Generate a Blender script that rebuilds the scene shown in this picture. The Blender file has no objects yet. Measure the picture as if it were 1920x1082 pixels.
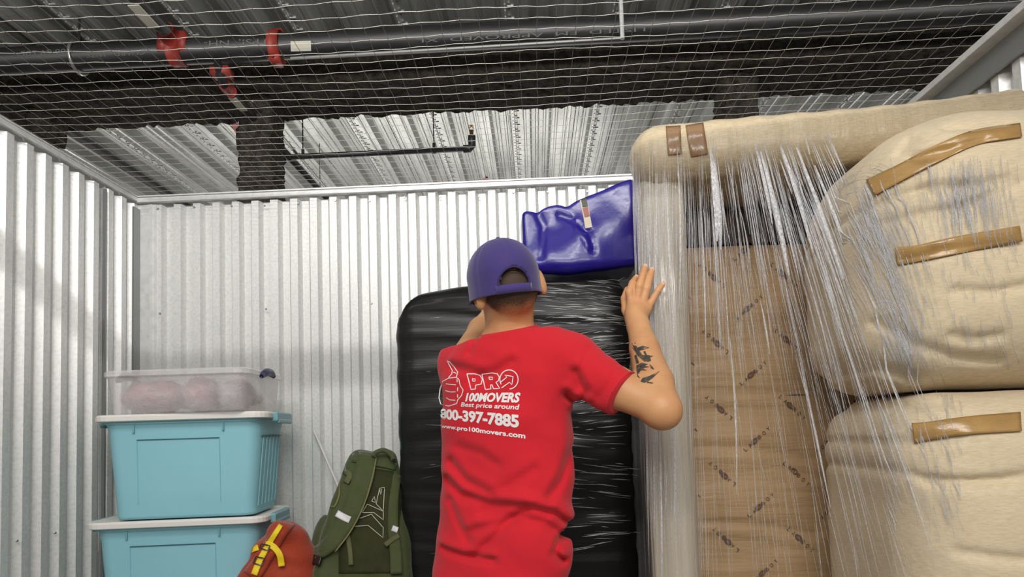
import bpy, bmesh, math, random
import numpy as np
from mathutils import Vector, Matrix
from mathutils.bvhtree import BVHTree
random.seed(7); RNG = np.random.RandomState(7)
S = bpy.context.scene; COL = S.collection
PI = math.pi
# ------------------------------------------------------------------ camera
L_ = np.array([-0.03443112, 0.99752706, 0.06127209]); R_ = np.array([0.99884076, 0.03641051, -0.03148679])
U_ = np.array([0.03363988, -0.06011693, 0.99762433]); C_ = np.array([0, 0, 1.32]); F_ = 1242.32; CY = 734.21
cd = bpy.data.cameras.new('camera'); cam = bpy.data.objects.new('camera', cd); COL.objects.link(cam)
cd.sensor_width = 36; cd.lens = F_ / 1920 * 36; cd.shift_y = (CY - 541) / 1920; cd.clip_start = .02
cam.matrix_world = Matrix(((R_[0], U_[0], -L_[0], C_[0]), (R_[1], U_[1], -L_[1], C_[1]), (R_[2], U_[2], -L_[2], C_[2]), (0, 0, 0, 1)))
S.camera = cam
# ------------------------------------------------------------------ world, lights, exposure
S.view_settings.view_transform = 'Standard'; S.view_settings.look = 'None'
S.view_settings.exposure = 0.0; S.view_settings.gamma = 1; S.view_settings.use_curve_mapping = False
w = bpy.data.worlds.new('world'); S.world = w; w.use_nodes = True
w.node_tree.nodes['Background'].inputs[0].default_value = (1, .98, .95, 1); w.node_tree.nodes['Background'].inputs[1].default_value = .33
def area(name, loc, target, sx, sy, power, col=(1, 1, 1)):
    l = bpy.data.lights.new(name, 'AREA'); l.shape = 'RECTANGLE'; l.size = sx; l.size_y = sy; l.energy = power; l.color = col
    o = bpy.data.objects.new(name, l); COL.objects.link(o); o.location = loc
    o.rotation_euler = (Vector(target) - Vector(loc)).to_track_quat('-Z', 'Y').to_euler(); return o
area('corridor_lamp', (.25, -1.05, 2.36), (.2, 2.4, 1.3), 1.5, .25, 30, (1, .97, .92))
area('corridor_tube_lamp', (-.1, -1.2, 3.44), (.1, 2.6, 1.5), 2.4, .06, 68, (1, .98, .95))
area('far_deck_fill', (-1.2, 7.2, 2.35), (-.6, 5.0, 3.7), 4.5, .5, 42, (1, .97, .92))  # unseen fill light added to lift the rear roof deck
area('front_deck_fill', (-.4, .85, 2.85), (-.6, 3.0, 3.9), 2.6, .2, 34, (1, .98, .95))  # added upward fill, out of view, brightens the front deck
# ------------------------------------------------------------------ pixel measurements -> world points
def D(px, py): return L_ + R_ * (px - 960) / F_ + U_ * (CY - py) / F_
def W(px, py, t): return C_ + D(px, py) * t
def WY(px, py, Y): v = D(px, py); return C_ + v * (Y / v[1])
def WZ(px, py, Z): v = D(px, py); return C_ + v * ((Z - 1.32) / v[2])
# ------------------------------------------------------------------ tagging and linking
def tag(o, label=None, cat=None, group=None, kind=None):
    if label: o['label'] = label
    if cat: o['category'] = cat
    if group: o['group'] = group
    if kind: o['kind'] = kind
    return o
def thing(name, label, cat, loc, group=None):
    o = bpy.data.objects.new(name, None); COL.objects.link(o); o.location = [float(v) for v in loc]; o.empty_display_size = .1
    return tag(o, label, cat, group)
def link(name, me, m=None, parent=None, smooth=False, label=None):
    o = bpy.data.objects.new(name, me); COL.objects.link(o)
    if m is not None and not me.materials: me.materials.append(m)
    if parent is not None:
        o.parent = parent; q = parent; off = Vector((0, 0, 0))
        while q: off += q.location + (q.matrix_parent_inverse.translation if q.parent else Vector((0, 0, 0))); q = q.parent
        o.matrix_parent_inverse = Matrix.Translation(-off)
    if smooth: me.polygons.foreach_set('use_smooth', [True] * len(me.polygons))
    if label: o['label'] = label
    return o
def mesh(name, V, Fs):
    me = bpy.data.meshes.new(name); me.from_pydata([tuple(map(float, v)) for v in V], [], [tuple(map(int, f)) for f in Fs]); me.update(); return me
def mesh_np(name, V, Q):
    me = bpy.data.meshes.new(name); n = len(V); q = len(Q); k = Q.shape[1]
    me.vertices.add(n); me.vertices.foreach_set('co', V.astype(np.float32).ravel())
    me.loops.add(q * k); me.loops.foreach_set('vertex_index', Q.astype(np.int32).ravel())
    me.polygons.add(q); me.polygons.foreach_set('loop_start', np.arange(0, q * k, k, dtype=np.int32)); me.polygons.foreach_set('loop_total', np.full(q, k, dtype=np.int32))
    me.update(calc_edges=True); me.validate(); return me
def empty_root(name, loc=(0, 0, 0)):
    o = bpy.data.objects.new(name, None); COL.objects.link(o); o.location = loc; o['kind'] = 'structure'; return o
# ------------------------------------------------------------------ mesh builders
class MB:
    def __init__(s): s.V = []; s.F = []
    def add(s, V, F):
        n = len(s.V); s.V += [tuple(map(float, v)) for v in V]; s.F += [tuple(n + int(i) for i in f) for f in F]; return s
    def box(s, c, half, M=None, bev=0):
        hx, hy, hz = half; c = np.array(c, float)
        if bev > 0:
            b = min(bev, hx * .95, hy * .95, hz * .95); V = []; F = []
            prof = []
            for (z, o) in ((-hz, b), (-hz + b * .3, b * .3), (-hz + b, 0), (hz - b, 0), (hz - b * .3, b * .3), (hz, b)):
                ring = []
                for (sx, sy, a0) in ((1, 1, 0), (-1, 1, 1), (-1, -1, 2), (1, -1, 3)):
                    for k in range(3):
                        a = (a0 + k / 2) * PI / 2
                        ring.append((sx * (hx - b) + math.cos(a) * (b - o), sy * (hy - b) + math.sin(a) * (b - o), z))
                prof.append(ring)
            for r in prof: V += r
            n = 12
            for i in range(5):
                for j in range(n): F.append((i * n + j, i * n + (j + 1) % n, (i + 1) * n + (j + 1) % n, (i + 1) * n + j))
            F.append(tuple(range(n))[::-1]); F.append(tuple(range(5 * n, 6 * n)))
        else:
            V = [(x * hx, y * hy, z * hz) for z in (-1, 1) for (x, y) in ((-1, -1), (1, -1), (1, 1), (-1, 1))]
            F = [(3, 2, 1, 0), (4, 5, 6, 7), (0, 1, 5, 4), (1, 2, 6, 5), (2, 3, 7, 6), (3, 0, 4, 7)]
        V = np.array(V)
        if M is not None: V = V @ np.array(M).T
        return s.add(V + c, F)
    def tube(s, pts, r, n=8, cap=True):
        pts = [np.array(p, float) for p in pts]; rr = r if hasattr(r, '__len__') else [r] * len(pts); V = []; F = []
        ref = None
        for i, p in enumerate(pts):
            t = pts[min(i + 1, len(pts) - 1)] - pts[max(i - 1, 0)]; t /= np.linalg.norm(t) + 1e-9
            if ref is None: ref = np.array([0, 0, 1.]) if abs(t[2]) < .9 else np.array([1., 0, 0])
            a = np.cross(t, ref); a /= np.linalg.norm(a) + 1e-9; b = np.cross(t, a); ref = -b if False else np.cross(a, t)
            for k in range(n):
                an = 2 * PI * k / n; V.append(p + rr[i] * (math.cos(an) * a + math.sin(an) * b))
        for i in range(len(pts) - 1):
            for k in range(n): F.append((i * n + k, i * n + (k + 1) % n, (i + 1) * n + (k + 1) % n, (i + 1) * n + k))
        if cap: F.append(tuple(range(n))); F.append(tuple(range((len(pts) - 1) * n, len(pts) * n))[::-1])
        return s.add(V, F)
    def loft(s, rings, cap0=True, cap1=True):
        n = len(rings[0]); V = [p for r in rings for p in r]; F = []
        for i in range(len(rings) - 1):
            for k in range(n): F.append((i * n + k, i * n + (k + 1) % n, (i + 1) * n + (k + 1) % n, (i + 1) * n + k))
        if cap0: F.append(tuple(range(n))[::-1])
        if cap1: F.append(tuple(range((len(rings) - 1) * n, len(rings) * n)))
        return s.add(V, F)
    def build(s, name, m, parent=None, smooth=False, label=None): return link(name, mesh(name, s.V, s.F), m, parent, smooth, label)
def rrect(w, d, r, z, M=None, c=(0, 0, 0), n=5):
    o = []
    for (sx, sy, a0) in ((1, 1, 0), (-1, 1, 1), (-1, -1, 2), (1, -1, 3)):
        for k in range(n + 1):
            a = (a0 + k / n) * PI / 2; o.append((sx * (w / 2 - r) + math.cos(a) * r, sy * (d / 2 - r) + math.sin(a) * r, z))
    V = np.array(o)
    if M is not None: V = V @ np.array(M).T
    return V + np.array(c)
def rotz(a): c, s = math.cos(a), math.sin(a); return np.array([[c, -s, 0], [s, c, 0], [0, 0, 1.]])
def catmull(pts, n=6):
    P = [np.array(p, float) for p in pts]; P = [2 * P[0] - P[1]] + P + [2 * P[-1] - P[-2]]; o = []
    for i in range(1, len(P) - 2):
        for k in range(n):
            t = k / n; o.append(.5 * ((2 * P[i]) + (-P[i - 1] + P[i + 1]) * t + (2 * P[i - 1] - 5 * P[i] + 4 * P[i + 1] - P[i + 2]) * t * t + (-P[i - 1] + 3 * P[i] - 3 * P[i + 1] + P[i + 2]) * t ** 3))
    o.append(P[-2]); return o
# ------------------------------------------------------------------ signed distance modelling
def smin(a, b, k): h = np.clip(.5 + .5 * (b - a) / k, 0, 1); return b + (a - b) * h - k * h * (1 - h)
def smax(a, b, k): return -smin(-a, -b, k)
def cone(P, a, b, ra, rb):
    a = np.array(a); b = np.array(b); ba = b - a; h = np.clip(((P - a) @ ba) / (ba @ ba), 0, 1)
    return np.linalg.norm(P - a - h[:, None] * ba, axis=1) - (ra + (rb - ra) * h)
def chain(P, pts, rs, k=.01):
    d = None
    for i in range(len(pts) - 1):
        e = cone(P, pts[i], pts[i + 1], rs[i], rs[i + 1]); d = e if d is None else smin(d, e, k)
    return d
def ell(P, c, r, M=None):
    q = P - np.array(c)
    if M is not None: q = q @ np.array(M)
    r = np.array(r); k0 = np.linalg.norm(q / r, axis=1); k1 = np.linalg.norm(q / r ** 2, axis=1) + 1e-9; return k0 * (k0 - 1) / k1
def rbox(P, c, half, rad, M=None):
    q = P - np.array(c)
    if M is not None: q = q @ np.array(M)
    q = np.abs(q) - np.array(half) + rad; return np.linalg.norm(np.maximum(q, 0), axis=1) + np.minimum(q.max(1), 0) - rad
def surf(name, fn, lo, hi, h, margin=.03):
    lo = np.array(lo, float); hi = np.array(hi, float); B = 16; nb = np.ceil((hi - lo) / h / B).astype(int); n = nb * B
    F = np.ones(n, np.float32)
    bi = np.stack(np.meshgrid(*[np.arange(k) for k in nb], indexing='ij'), -1).reshape(-1, 3)
    d = fn(lo + (bi * B + B / 2) * h); g = np.stack(np.meshgrid(*[np.arange(B)] * 3, indexing='ij'), -1).reshape(-1, 3)
    for b, dd in zip(bi, d):
        i, j, k = b * B
        if abs(dd) > B * h * .9 + margin: F[i:i + B, j:j + B, k:k + B] = 1 if dd > 0 else -1
        else: F[i:i + B, j:j + B, k:k + B] = fn(lo + (b * B + g) * h).reshape(B, B, B)
    s = F < 0; c = np.zeros(n - 1, np.int8); a, bb, cc = n
    for x in (0, 1):
        for y in (0, 1):
            for z in (0, 1): c += s[x:a - 1 + x, y:bb - 1 + y, z:cc - 1 + z]
    act = np.argwhere((c > 0) & (c < 8)); idx = np.full(n - 1, -1, np.int32); idx[act[:, 0], act[:, 1], act[:, 2]] = np.arange(len(act))
    cor = [(x, y, z) for x in (0, 1) for y in (0, 1) for z in (0, 1)]; val = [F[act[:, 0] + x, act[:, 1] + y, act[:, 2] + z] for x, y, z in cor]
    sm = np.zeros((len(act), 3)); ct = np.zeros(len(act))
    for i in range(8):
        for j in range(i + 1, 8):
            if sum(abs(cor[i][k] - cor[j][k]) for k in range(3)) == 1:
                m = (val[i] < 0) != (val[j] < 0); t = np.where(m, val[i] / (val[i] - val[j] + 1e-12), 0)
                p = np.array(cor[i]) + t[:, None] * (np.array(cor[j]) - np.array(cor[i])); sm += np.where(m[:, None], p, 0); ct += m
    V = lo + (act + sm / ct[:, None]) * h; Q = []
    for ax in range(3):
        sl0 = [slice(None)] * 3; sl1 = [slice(None)] * 3; sl0[ax] = slice(0, -1); sl1[ax] = slice(1, None)
        e = np.argwhere(s[tuple(sl0)] != s[tuple(sl1)]); o = [k for k in range(3) if k != ax]
        e = e[(e[:, o[0]] > 0) & (e[:, o[1]] > 0) & (e[:, o[0]] < n[o[0]] - 1) & (e[:, o[1]] < n[o[1]] - 1)]
        f = s[e[:, 0], e[:, 1], e[:, 2]]
        def at(da, db): q = e.copy(); q[:, o[0]] += da; q[:, o[1]] += db; return idx[q[:, 0], q[:, 1], q[:, 2]]
        q = np.stack([at(-1, -1), at(0, -1), at(0, 0), at(-1, 0)], 1); fl = f if ax != 1 else ~f
        q[~fl] = q[~fl][:, ::-1]; Q.append(q)
    Q = np.concatenate(Q); Q = Q[(Q >= 0).all(1)]
    return mesh_np(name, V, Q)
def bvh_of(*meshes):
    V = []; Fs = []
    for me in meshes:
        n = len(V); V += [v.co.copy() for v in me.vertices]; Fs += [[n + i for i in p.vertices] for p in me.polygons]
    return BVHTree.FromPolygons(V, Fs)
def cast(bvh, px, py, off=.002, last=None):
    v = D(px, py); l = np.linalg.norm(v); v = v / l; h = bvh.ray_cast(Vector(C_), Vector(v))
    if h[0] is None: return C_ + v * (last if last else 2.0), last
    return C_ + v * (h[3] - off), h[3]
def ribbon_on(bvh, path, width, off=.003, n=8, across=5, tdef=2.0):
    """a flat band laid along the surface seen at the measured points of path"""
    P = catmull([(p[0], p[1]) for p in path], n); ws = np.interp(np.linspace(0, 1, len(P)), np.linspace(0, 1, len(path)), [(p[2] if len(p) > 2 else width) for p in path])
    V = []; F = []; last = tdef; ok = []
    for i, p in enumerate(P):
        t = P[min(i + 1, len(P) - 1)] - P[max(i - 1, 0)]; t = t / (np.linalg.norm(t) + 1e-9); nrm = np.array([-t[1], t[0]])
        for k in range(across):
            q = p + nrm * ws[i] * (k / (across - 1) - .5); v_ = D(q[0], q[1]); hit = bvh.ray_cast(Vector(C_), Vector(v_).normalized())[0] is not None; X, last = cast(bvh, q[0], q[1], off, last); V.append(X); ok.append(hit)
    for i in range(len(P) - 1):
        for k in range(across - 1):
            a = i * across + k; f = (a, a + 1, a + across + 1, a + across)
            if all(ok[z] for z in f): F.append(f)
    for i, h in enumerate(ok):
        if not h: V[i] = V[min((j for j in range(len(V)) if ok[j]), key=lambda j: abs(j - i), default=i)]
    return V, F
def thick(o, t, off=-1): m = o.modifiers.new('thickness', 'SOLIDIFY'); m.thickness = t; m.offset = off; return o
# ------------------------------------------------------------------ materials
def mat(name, col, rough=.5, metal=0, spec=.5, coat=0, sheen=0, bump=None, noise=None, coords='Object', **kw):
    m = bpy.data.materials.new(name); m.use_nodes = True; nt = m.node_tree; b = nt.nodes['Principled BSDF']
    b.inputs['Base Color'].default_value = (*col, 1); b.inputs['Roughness'].default_value = rough; b.inputs['Metallic'].default_value = metal
    b.inputs['Specular IOR Level'].default_value = spec; b.inputs['Coat Weight'].default_value = coat; b.inputs['Coat Roughness'].default_value = .12
    b.inputs['Sheen Weight'].default_value = sheen
    for k, v in kw.items(): b.inputs[k.replace('_', ' ')].default_value = v
    tc = nt.nodes.new('ShaderNodeTexCoord')
    def tex(scale, detail=4, stretch=(1, 1, 1), rough_=.5, dist=0, rot=(0, 0, 0)):
        mp = nt.nodes.new('ShaderNodeMapping'); mp.inputs['Scale'].default_value = stretch; mp.inputs['Rotation'].default_value = rot; nt.links.new(tc.outputs[coords], mp.inputs[0])
        n = nt.nodes.new('ShaderNodeTexNoise'); n.inputs['Scale'].default_value = scale; n.inputs['Detail'].default_value = detail
        n.inputs['Roughness'].default_value = rough_; n.inputs['Distortion'].default_value = dist; nt.links.new(mp.outputs[0], n.inputs['Vector']); return n
    if noise:   # (scale, stretch, colour2, lo, hi)
        n = tex(noise[0], 5, noise[1]); r = nt.nodes.new('ShaderNodeMapRange'); r.inputs['From Min'].default_value = noise[3]; r.inputs['From Max'].default_value = noise[4]
        nt.links.new(n.outputs[0], r.inputs[0]); mx = nt.nodes.new('ShaderNodeMix'); mx.data_type = 'RGBA'
        mx.inputs[6].default_value = (*col, 1); mx.inputs[7].default_value = (*noise[2], 1); nt.links.new(r.outputs[0], mx.inputs[0]); nt.links.new(mx.outputs[2], b.inputs['Base Color'])
    prev = None
    for bp in (bump or []):  # (scale, stretch, strength, distance, [distortion])
        n = tex(bp[0], 4, bp[1], .55, bp[4] if len(bp) > 4 else 0); bn = nt.nodes.new('ShaderNodeBump'); bn.inputs['Strength'].default_value = bp[2]; bn.inputs['Distance'].default_value = bp[3]
        nt.links.new(n.outputs[0], bn.inputs['Height'])
        if prev: nt.links.new(prev.outputs[0], bn.inputs['Normal'])
        prev = bn
    if prev:
        nt.links.new(prev.outputs[0], b.inputs['Normal'])
        if coat: nt.links.new(prev.outputs[0], b.inputs['Coat Normal'])
    return m
O1 = (1, 1, 1)
M_wall = mat('galvanised_wall_sheet', (.74, .74, .715), .42, .3, noise=(90, O1, (.63, .64, .63), .4, .7), bump=[(160, O1, .10, .002)])
M_trim = mat('galvanised_trim', (.70, .70, .68), .38, .3, noise=(40, O1, (.6, .6, .6), .4, .7))
M_track = mat('grey_steel_track', (.24, .25, .25), .4, .4, noise=(25, (1, 1, 3), (.24, .25, .25), .4, .7))
M_deck = mat('galvanised_roof_deck', (.56, .57, .55), .35, .5, noise=(3.5, (4, .6, 1), (.36, .37, .35), .35, .7), bump=[(60, O1, .15, .002)])
M_emb = mat('deck_embossment_steel', (.75, .75, .73), .4, .5)
M_fire = mat('sprayed_fireproofing', (.080, .070, .058), .95, 0, .1, noise=(30, O1, (.035, .031, .027), .35, .65), bump=[(70, O1, 1, .02), (18, O1, .8, .02)])
M_pipe = mat('black_steel_pipe', (.018, .018, .019), .42, .0, .5, noise=(8, (1, 5, 5), (.035, .034, .032), .5, .7))
M_red = mat('red_painted_iron', (.32, .035, .025), .5, bump=[(40, O1, .2, .003)])
M_grey = mat('zinc_plated_steel', (.45, .45, .43), .35, .8)
M_wire = mat('galvanised_wire', (.50, .48, .43), .42, .45)
M_wire2 = mat('dull_wire', (.26, .25, .22), .5, .4)
M_label = mat('paper_label', (.62, .60, .50), .7)
M_ink = mat('printed_ink_black', (.03, .03, .03), .7)
M_pipeink = mat('faded_white_stencil', (.16, .16, .155), .8)
M_blackfilm = mat('black_stretch_film', (.012, .012, .012), .3, 0, .22, bump=[(6, (.35, 1, 11), .06, .03, .3), (18, (.3, 1, 9), .03, .008, .3)])
M_vinyl = mat('glossy_blue_vinyl', (.015, .008, .20), .3, 0, .4, coat=.2, bump=[(220, O1, .12, .001), (7, (1, 1, 1), .15, .02)])
M_vinyl2 = mat('dark_navy_vinyl', (.008, .007, .04), .25, 0, .5, coat=.3, bump=[(9, (1, 1, 1), .3, .02)])
def weave(name, c1, c2, sc=420, coat=0, lo=.35, hi=.65, extra=None):
    m = mat(name, c1, .85, 0, .25, coat=coat, sheen=.15, bump=[(sc, (1, 1, .12), .35, .0015), (sc, (.12, 1, 1), .35, .0015)] + (extra or []), noise=(60, (1, 1, 7), c2, lo, hi)); return m
M_linen = weave('beige_linen', (.66, .55, .375), (.57, .465, .315), 500, .12, .35, .65, [(5, (1, 1, 1), .25, .05)])
M_linen_side = weave('beige_linen_under_film', (.62, .51, .34), (.51, .41, .27), 500, .7, .35, .65, [(30, (1, 1, .05), .6, .012)])
M_rail = mat('rail_under_film', (.56, .49, .39), .4, 0, .5, coat=.8, noise=(22, (1, 1, .03), (.38, .33, .26), .35, .65), bump=[(30, (1, 1, .03), .8, .012)])
M_paper = mat('tan_lining_paper', (.43, .29, .155), .6, 0, .3, coat=.15, noise=(9, (1, 1, .15), (.37, .245, .13), .35, .65), bump=[(3, (.6, 1, 5), .4, .04), (40, (1, 1, .1), .15, .003)])
M_dark = mat('dark_brown_lining', (.085, .062, .042), .7, 0, .3, coat=.1, noise=(20, (1, 1, .1), (.05, .038, .028), .4, .6))
M_tape = mat('brown_packing_tape', (.40, .235, .075), .28, 0, .5, coat=.35, noise=(25, (1, 1, 1), (.31, .18, .06), .4, .7), bump=[(35, (1, 1, 3), .4, .004)])
M_tape2 = mat('dark_brown_packing_tape', (.26, .15, .075), .3, 0, .5, coat=.35, bump=[(35, (3, 1, 1), .4, .004)])
M_lazink = mat('brown_printed_ink', (.13, .07, .05), .8)
M_teal = mat('light_blue_plastic', (.28, .58, .66), .45, 0, .4, noise=(5, O1, (.265, .55, .63), .3, .7))
M_teald = mat('blue_plastic_latch', (.17, .36, .41), .4)
M_groove = mat('blue_plastic_recess_line', (.03, .10, .13), .6)
M_lid = mat('white_plastic_lid', (.74, .72, .68), .45)
M_navy = mat('navy_plastic_latch', (.012, .014, .07), .35)
M_floor = mat('sealed_concrete', (.32, .31, .29), .45, 0, .5, noise=(3, O1, (.24, .23, .22), .35, .7))
M_olive = mat('olive_green_nylon', (.060, .072, .024), .72, 0, .3, sheen=.2, noise=(25, O1, (.050, .068, .016), .35, .7), bump=[(450, O1, .3, .001), (14, (1, 1, 3), .35, .012)])
M_olived = mat('dark_olive_mesh_fabric', (.040, .042, .016), .85, 0, .2, noise=(25, O1, (.028, .032, .012), .35, .7), bump=[(500, O1, .5, .0015)])
M_web = mat('olive_webbing', (.085, .092, .028), .7, bump=[(300, (1, 1, 4), .4, .001)])
M_seam = mat('pale_olive_piping', (.16, .15, .055), .7)
M_reflect = mat('light_grey_reflective_band', (.58, .57, .60), .35)
M_emblem = mat('pale_thread', (.48, .47, .38), .6)
M_packred = mat('orange_red_nylon', (.36, .042, .014), .7, 0, .3, sheen=.2, bump=[(450, O1, .3, .001), (18, O1, .4, .012)])
M_yellow = mat('yellow_webbing', (.85, .62, .01), .6, bump=[(300, O1, .3, .001)])
M_blackpl = mat('black_plastic', (.015, .015, .016), .4)
M_cord = mat('white_plastic_strip', (.62, .61, .58), .5)
M_skin = mat('skin', (.62, .33, .155), .5, 0, .4, noise=(16, O1, (.56, .27, .12), .35, .7), bump=[(140, O1, .12, .002)], Subsurface_Weight=.1, Subsurface_Scale=.02)
M_lip = mat('lips', (.42, .15, .11), .5)
M_eye = mat('eye_white', (.7, .7, .68), .2)
M_cap = mat('purple_blue_cap_twill', (.058, .040, .170), .85, 0, .2, sheen=.3, noise=(12, O1, (.048, .033, .150), .35, .7), bump=[(600, O1, .3, .001), (10, O1, .2, .01)])
M_capd = mat('cap_sweatband_dark', (.03, .022, .10), .9)
M_shirt = mat('red_cotton_jersey', (.60, .020, .032), .9, 0, .12, sheen=.12, bump=[(700, O1, .2, .0008), (9, O1, .3, .02)])
M_print = mat('white_screen_print', (.80, .78, .77), .7)
M_tattoo = mat('tattoo_ink', (.045, .045, .042), .6, noise=(90, O1, (.16, .10, .06), .45, .75))
M_jeans = mat('dark_denim', (.03, .04, .07), .9, bump=[(400, O1, .3, .001)])
M_shoe = mat('grey_trainers', (.12, .12, .12), .7)
M_card = mat('cardboard', (.38, .26, .15), .85)
M_rose = mat('rose_fabric_in_bag', (.55, .26, .29), .35, coat=.6, bump=[(18, O1, .6, .02)])
M_lilac = mat('lilac_fabric_in_bag', (.46, .36, .47), .35, coat=.6, bump=[(18, O1, .6, .02)])
M_cream = mat('cream_fabric_in_bag', (.62, .52, .42), .35, coat=.6, bump=[(18, O1, .6, .02)])
def film_mat(name, white, base, sx, sy, sharp=(.48, .72), col=(.93, .93, .95), dens=False):
    """clear film: mostly see-through, with stretch creases and their painted highlights running along the UV v direction"""
    m = bpy.data.materials.new(name); m.use_nodes = True; nt = m.node_tree; b = nt.nodes['Principled BSDF']; out = nt.nodes['Material Output']
    b.inputs['Base Color'].default_value = (*col, 1); b.inputs['Roughness'].default_value = .16; b.inputs['Specular IOR Level'].default_value = .8
    tr = nt.nodes.new('ShaderNodeBsdfTransparent'); mx = nt.nodes.new('ShaderNodeMixShader'); uv = nt.nodes.new('ShaderNodeUVMap'); mp = nt.nodes.new('ShaderNodeMapping')
    mp.inputs['Scale'].default_value = (sx, sy, 1); nt.links.new(uv.outputs[0], mp.inputs[0])
    n = nt.nodes.new('ShaderNodeTexNoise'); n.inputs['Scale'].default_value = 1; n.inputs['Detail'].default_value = 6; n.inputs['Roughness'].default_value = .7; n.inputs['Distortion'].default_value = .4
    nt.links.new(mp.outputs[0], n.inputs['Vector']); r = nt.nodes.new('ShaderNodeMapRange'); r.inputs['From Min'].default_value = sharp[0]; r.inputs['From Max'].default_value = sharp[1]
    r.inputs['To Min'].default_value = base; r.inputs['To Max'].default_value = white; nt.links.new(n.outputs[0], r.inputs[0])
    bp = nt.nodes.new('ShaderNodeBump'); bp.inputs['Strength'].default_value = .8; bp.inputs['Distance'].default_value = .01; nt.links.new(n.outputs[0], bp.inputs['Height']); nt.links.new(bp.outputs[0], b.inputs['Normal'])
    fac = r.outputs[0]
    if dens:
        at = nt.nodes.new('ShaderNodeAttribute'); at.attribute_name = 'density'; mu = nt.nodes.new('ShaderNodeMath'); mu.operation = 'MULTIPLY'; nt.links.new(fac, mu.inputs[0]); nt.links.new(at.outputs['Fac'], mu.inputs[1]); fac = mu.outputs[0]
    nt.links.new(fac, mx.inputs[0]); nt.links.new(tr.outputs[0], mx.inputs[1]); nt.links.new(b.outputs[0], mx.inputs[2]); nt.links.new(mx.outputs[0], out.inputs[0]); return m
M_film = film_mat('clear_stretch_film', .75, .12, 90, 1.6, (.50, .70), dens=True)  # white creases with streak highlights put into the colour
M_pleat = film_mat('film_crease_glint', .95, .35, 3, 6, (.35, .6), (.97, .97, 1))
M_frost = film_mat('frosted_clear_plastic', .52, .36, 4, 4, (.3, .7), (.80, .77, .76))
M_bagfilm = film_mat('crinkled_clear_bag', .55, .15, 14, 14, (.45, .75))

# ================================================================== STRUCTURE
XL, XR, YB, H = -1.70, 1.35, 2.77, 1.32 + 1.064
mb = MB().box((0, 1.5, -.03), (5.5, 7.5, .03)); tag(mb.build('floor', M_floor), kind='structure')
def corr(axis_pts, depth=.024, per=.0855, z0=.0, z1=H):
    """corrugated sheet between distances a and b along a wall; returns profile list (s, d)"""
    a, b = axis_pts; prof = [(a, 0)]; k = math.floor(a / per)
    while k * per < b:
        for s, d in ((0, 0), (.35, 0), (.50, 1), (.85, 1)):
            x = (k + s) * per
            if a < x < b: prof.append((x, d * depth))
        k += 1
    prof.append((b, prof[-1][1])); return prof
def wall_panel(parent, prof, to3, z0=0, z1=H - .03):
    V = []; F = []
    for s, d in prof: V += [to3(s, d, z0), to3(s, d, z1)]
    for i in range(len(prof) - 1): F.append((2 * i, 2 * i + 2, 2 * i + 3, 2 * i + 1))
    o = link('panel', mesh('panel', V, F), M_wall, parent); thick(o, .0012, 0); return o
def screw_mesh():
    m = MB(); m.tube([(0, 0, 0), (0, -.004, 0)], [.0055, .004], 6); return mesh('screw', m.V, m.F)
SCREW = screw_mesh(); SCREW.materials.append(M_grey)
# back wall
wb = empty_root('wall_back', (0, YB, 0))
seams = [-1.615, WY(509, 600, YB)[0], WY(843, 500, YB)[0], WY(843, 500, YB)[0] + .86, XR]
for i in range(4):
    e = .003 * (i % 2); wall_panel(wb, corr((seams[i], seams[i + 1] + (.02 if i < 3 else 0))), lambda s, d, z, e=e: (s, YB + d - .001 - e, z))
m = MB().box((-1.657, YB - .004, H / 2 - .01), (.043, .003, H / 2 - .02)); m.build('corner_angle', M_trim, wb)
m = MB().box((-1.635, YB - .009, H / 2 - .01), (.006, .003, H / 2 - .02)); m.build('seam_strip', M_trim, wb)
m = MB(); m.box(((XL + XR) / 2, YB - .012, H - .012), ((XR - XL) / 2, .012, .011), bev=.003); m.box(((XL + XR) / 2, YB + .02, H + .003), ((XR - XL) / 2, .045, .003)); m.build('top_track', M_trim, wb)
for z in (H - .05, 1.88, 1.2):
    for i in range(19):
        x = -1.60 + i * .1535 + RNG.uniform(-.01, .01)
        if z < 2 and i % 3: continue
        o = link('screw', SCREW, None, wb); o.location = (x, YB - .004, z + RNG.uniform(-.006, .006))
# left wall
wl = empty_root('wall_left', (XL, 1.3, 0)); ysm = 2.543
for a, b, e in ((.3, 1.35, 0), (1.33, ysm + .01, .003), (ysm, YB, .006)):
    wall_panel(wl, corr((a, b)), lambda s, d, z, e=e: (XL - d + e, s, z))
m = MB().box((XL + .005, ysm, H / 2 - .02), (.006, .004, H / 2 - .02)); m.build('seam_strip', M_track, wl)
m = MB(); m.box((XL + .006, 1.53, H - .010), (.008, 1.23, .010), bev=.003); m.box((XL - .03, 1.53, H + .003), (.045, 1.23, .003)); m.build('top_track', M_trim, wl)
m = MB().box((XL + .012, YB - .03, H / 2 - .02), (.004, .022, H / 2 - .03)); m.build('corner_flashing', M_track, wl)
for y in np.arange(1.6, 2.7, .17):
    o = link('screw', SCREW, None, wl); o.location = (XL + .012, y, H - .03); o.rotation_euler = (0, 0, PI / 2)
    o = link('screw', SCREW, None, wl); o.location = (XL + .008, y, 1.02); o.rotation_euler = (0, 0, PI / 2)
# right wall
wr = empty_root('wall_right', (XR, 1.3, 0))
for a, b in ((.3, 1.6), (1.6, YB)): wall_panel(wr, corr((a, b)), lambda s, d, z: (XR + d, s, z))
m = MB(); m.box((XR - .012, 1.53, H - .045), (.004, 1.23, .045)); m.box((XR + .018, 1.53, H + .001), (.034, 1.23, .003)); m.build('top_track', M_track, wr)
m = MB(); m.box((XR - .035, 1.53, H - .012), (.022, 1.23, .003)); m.box((XR - .056, 1.53, H - .004), (.002, 1.23, .010)); m.build('track_lip', M_trim, wr)
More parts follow.
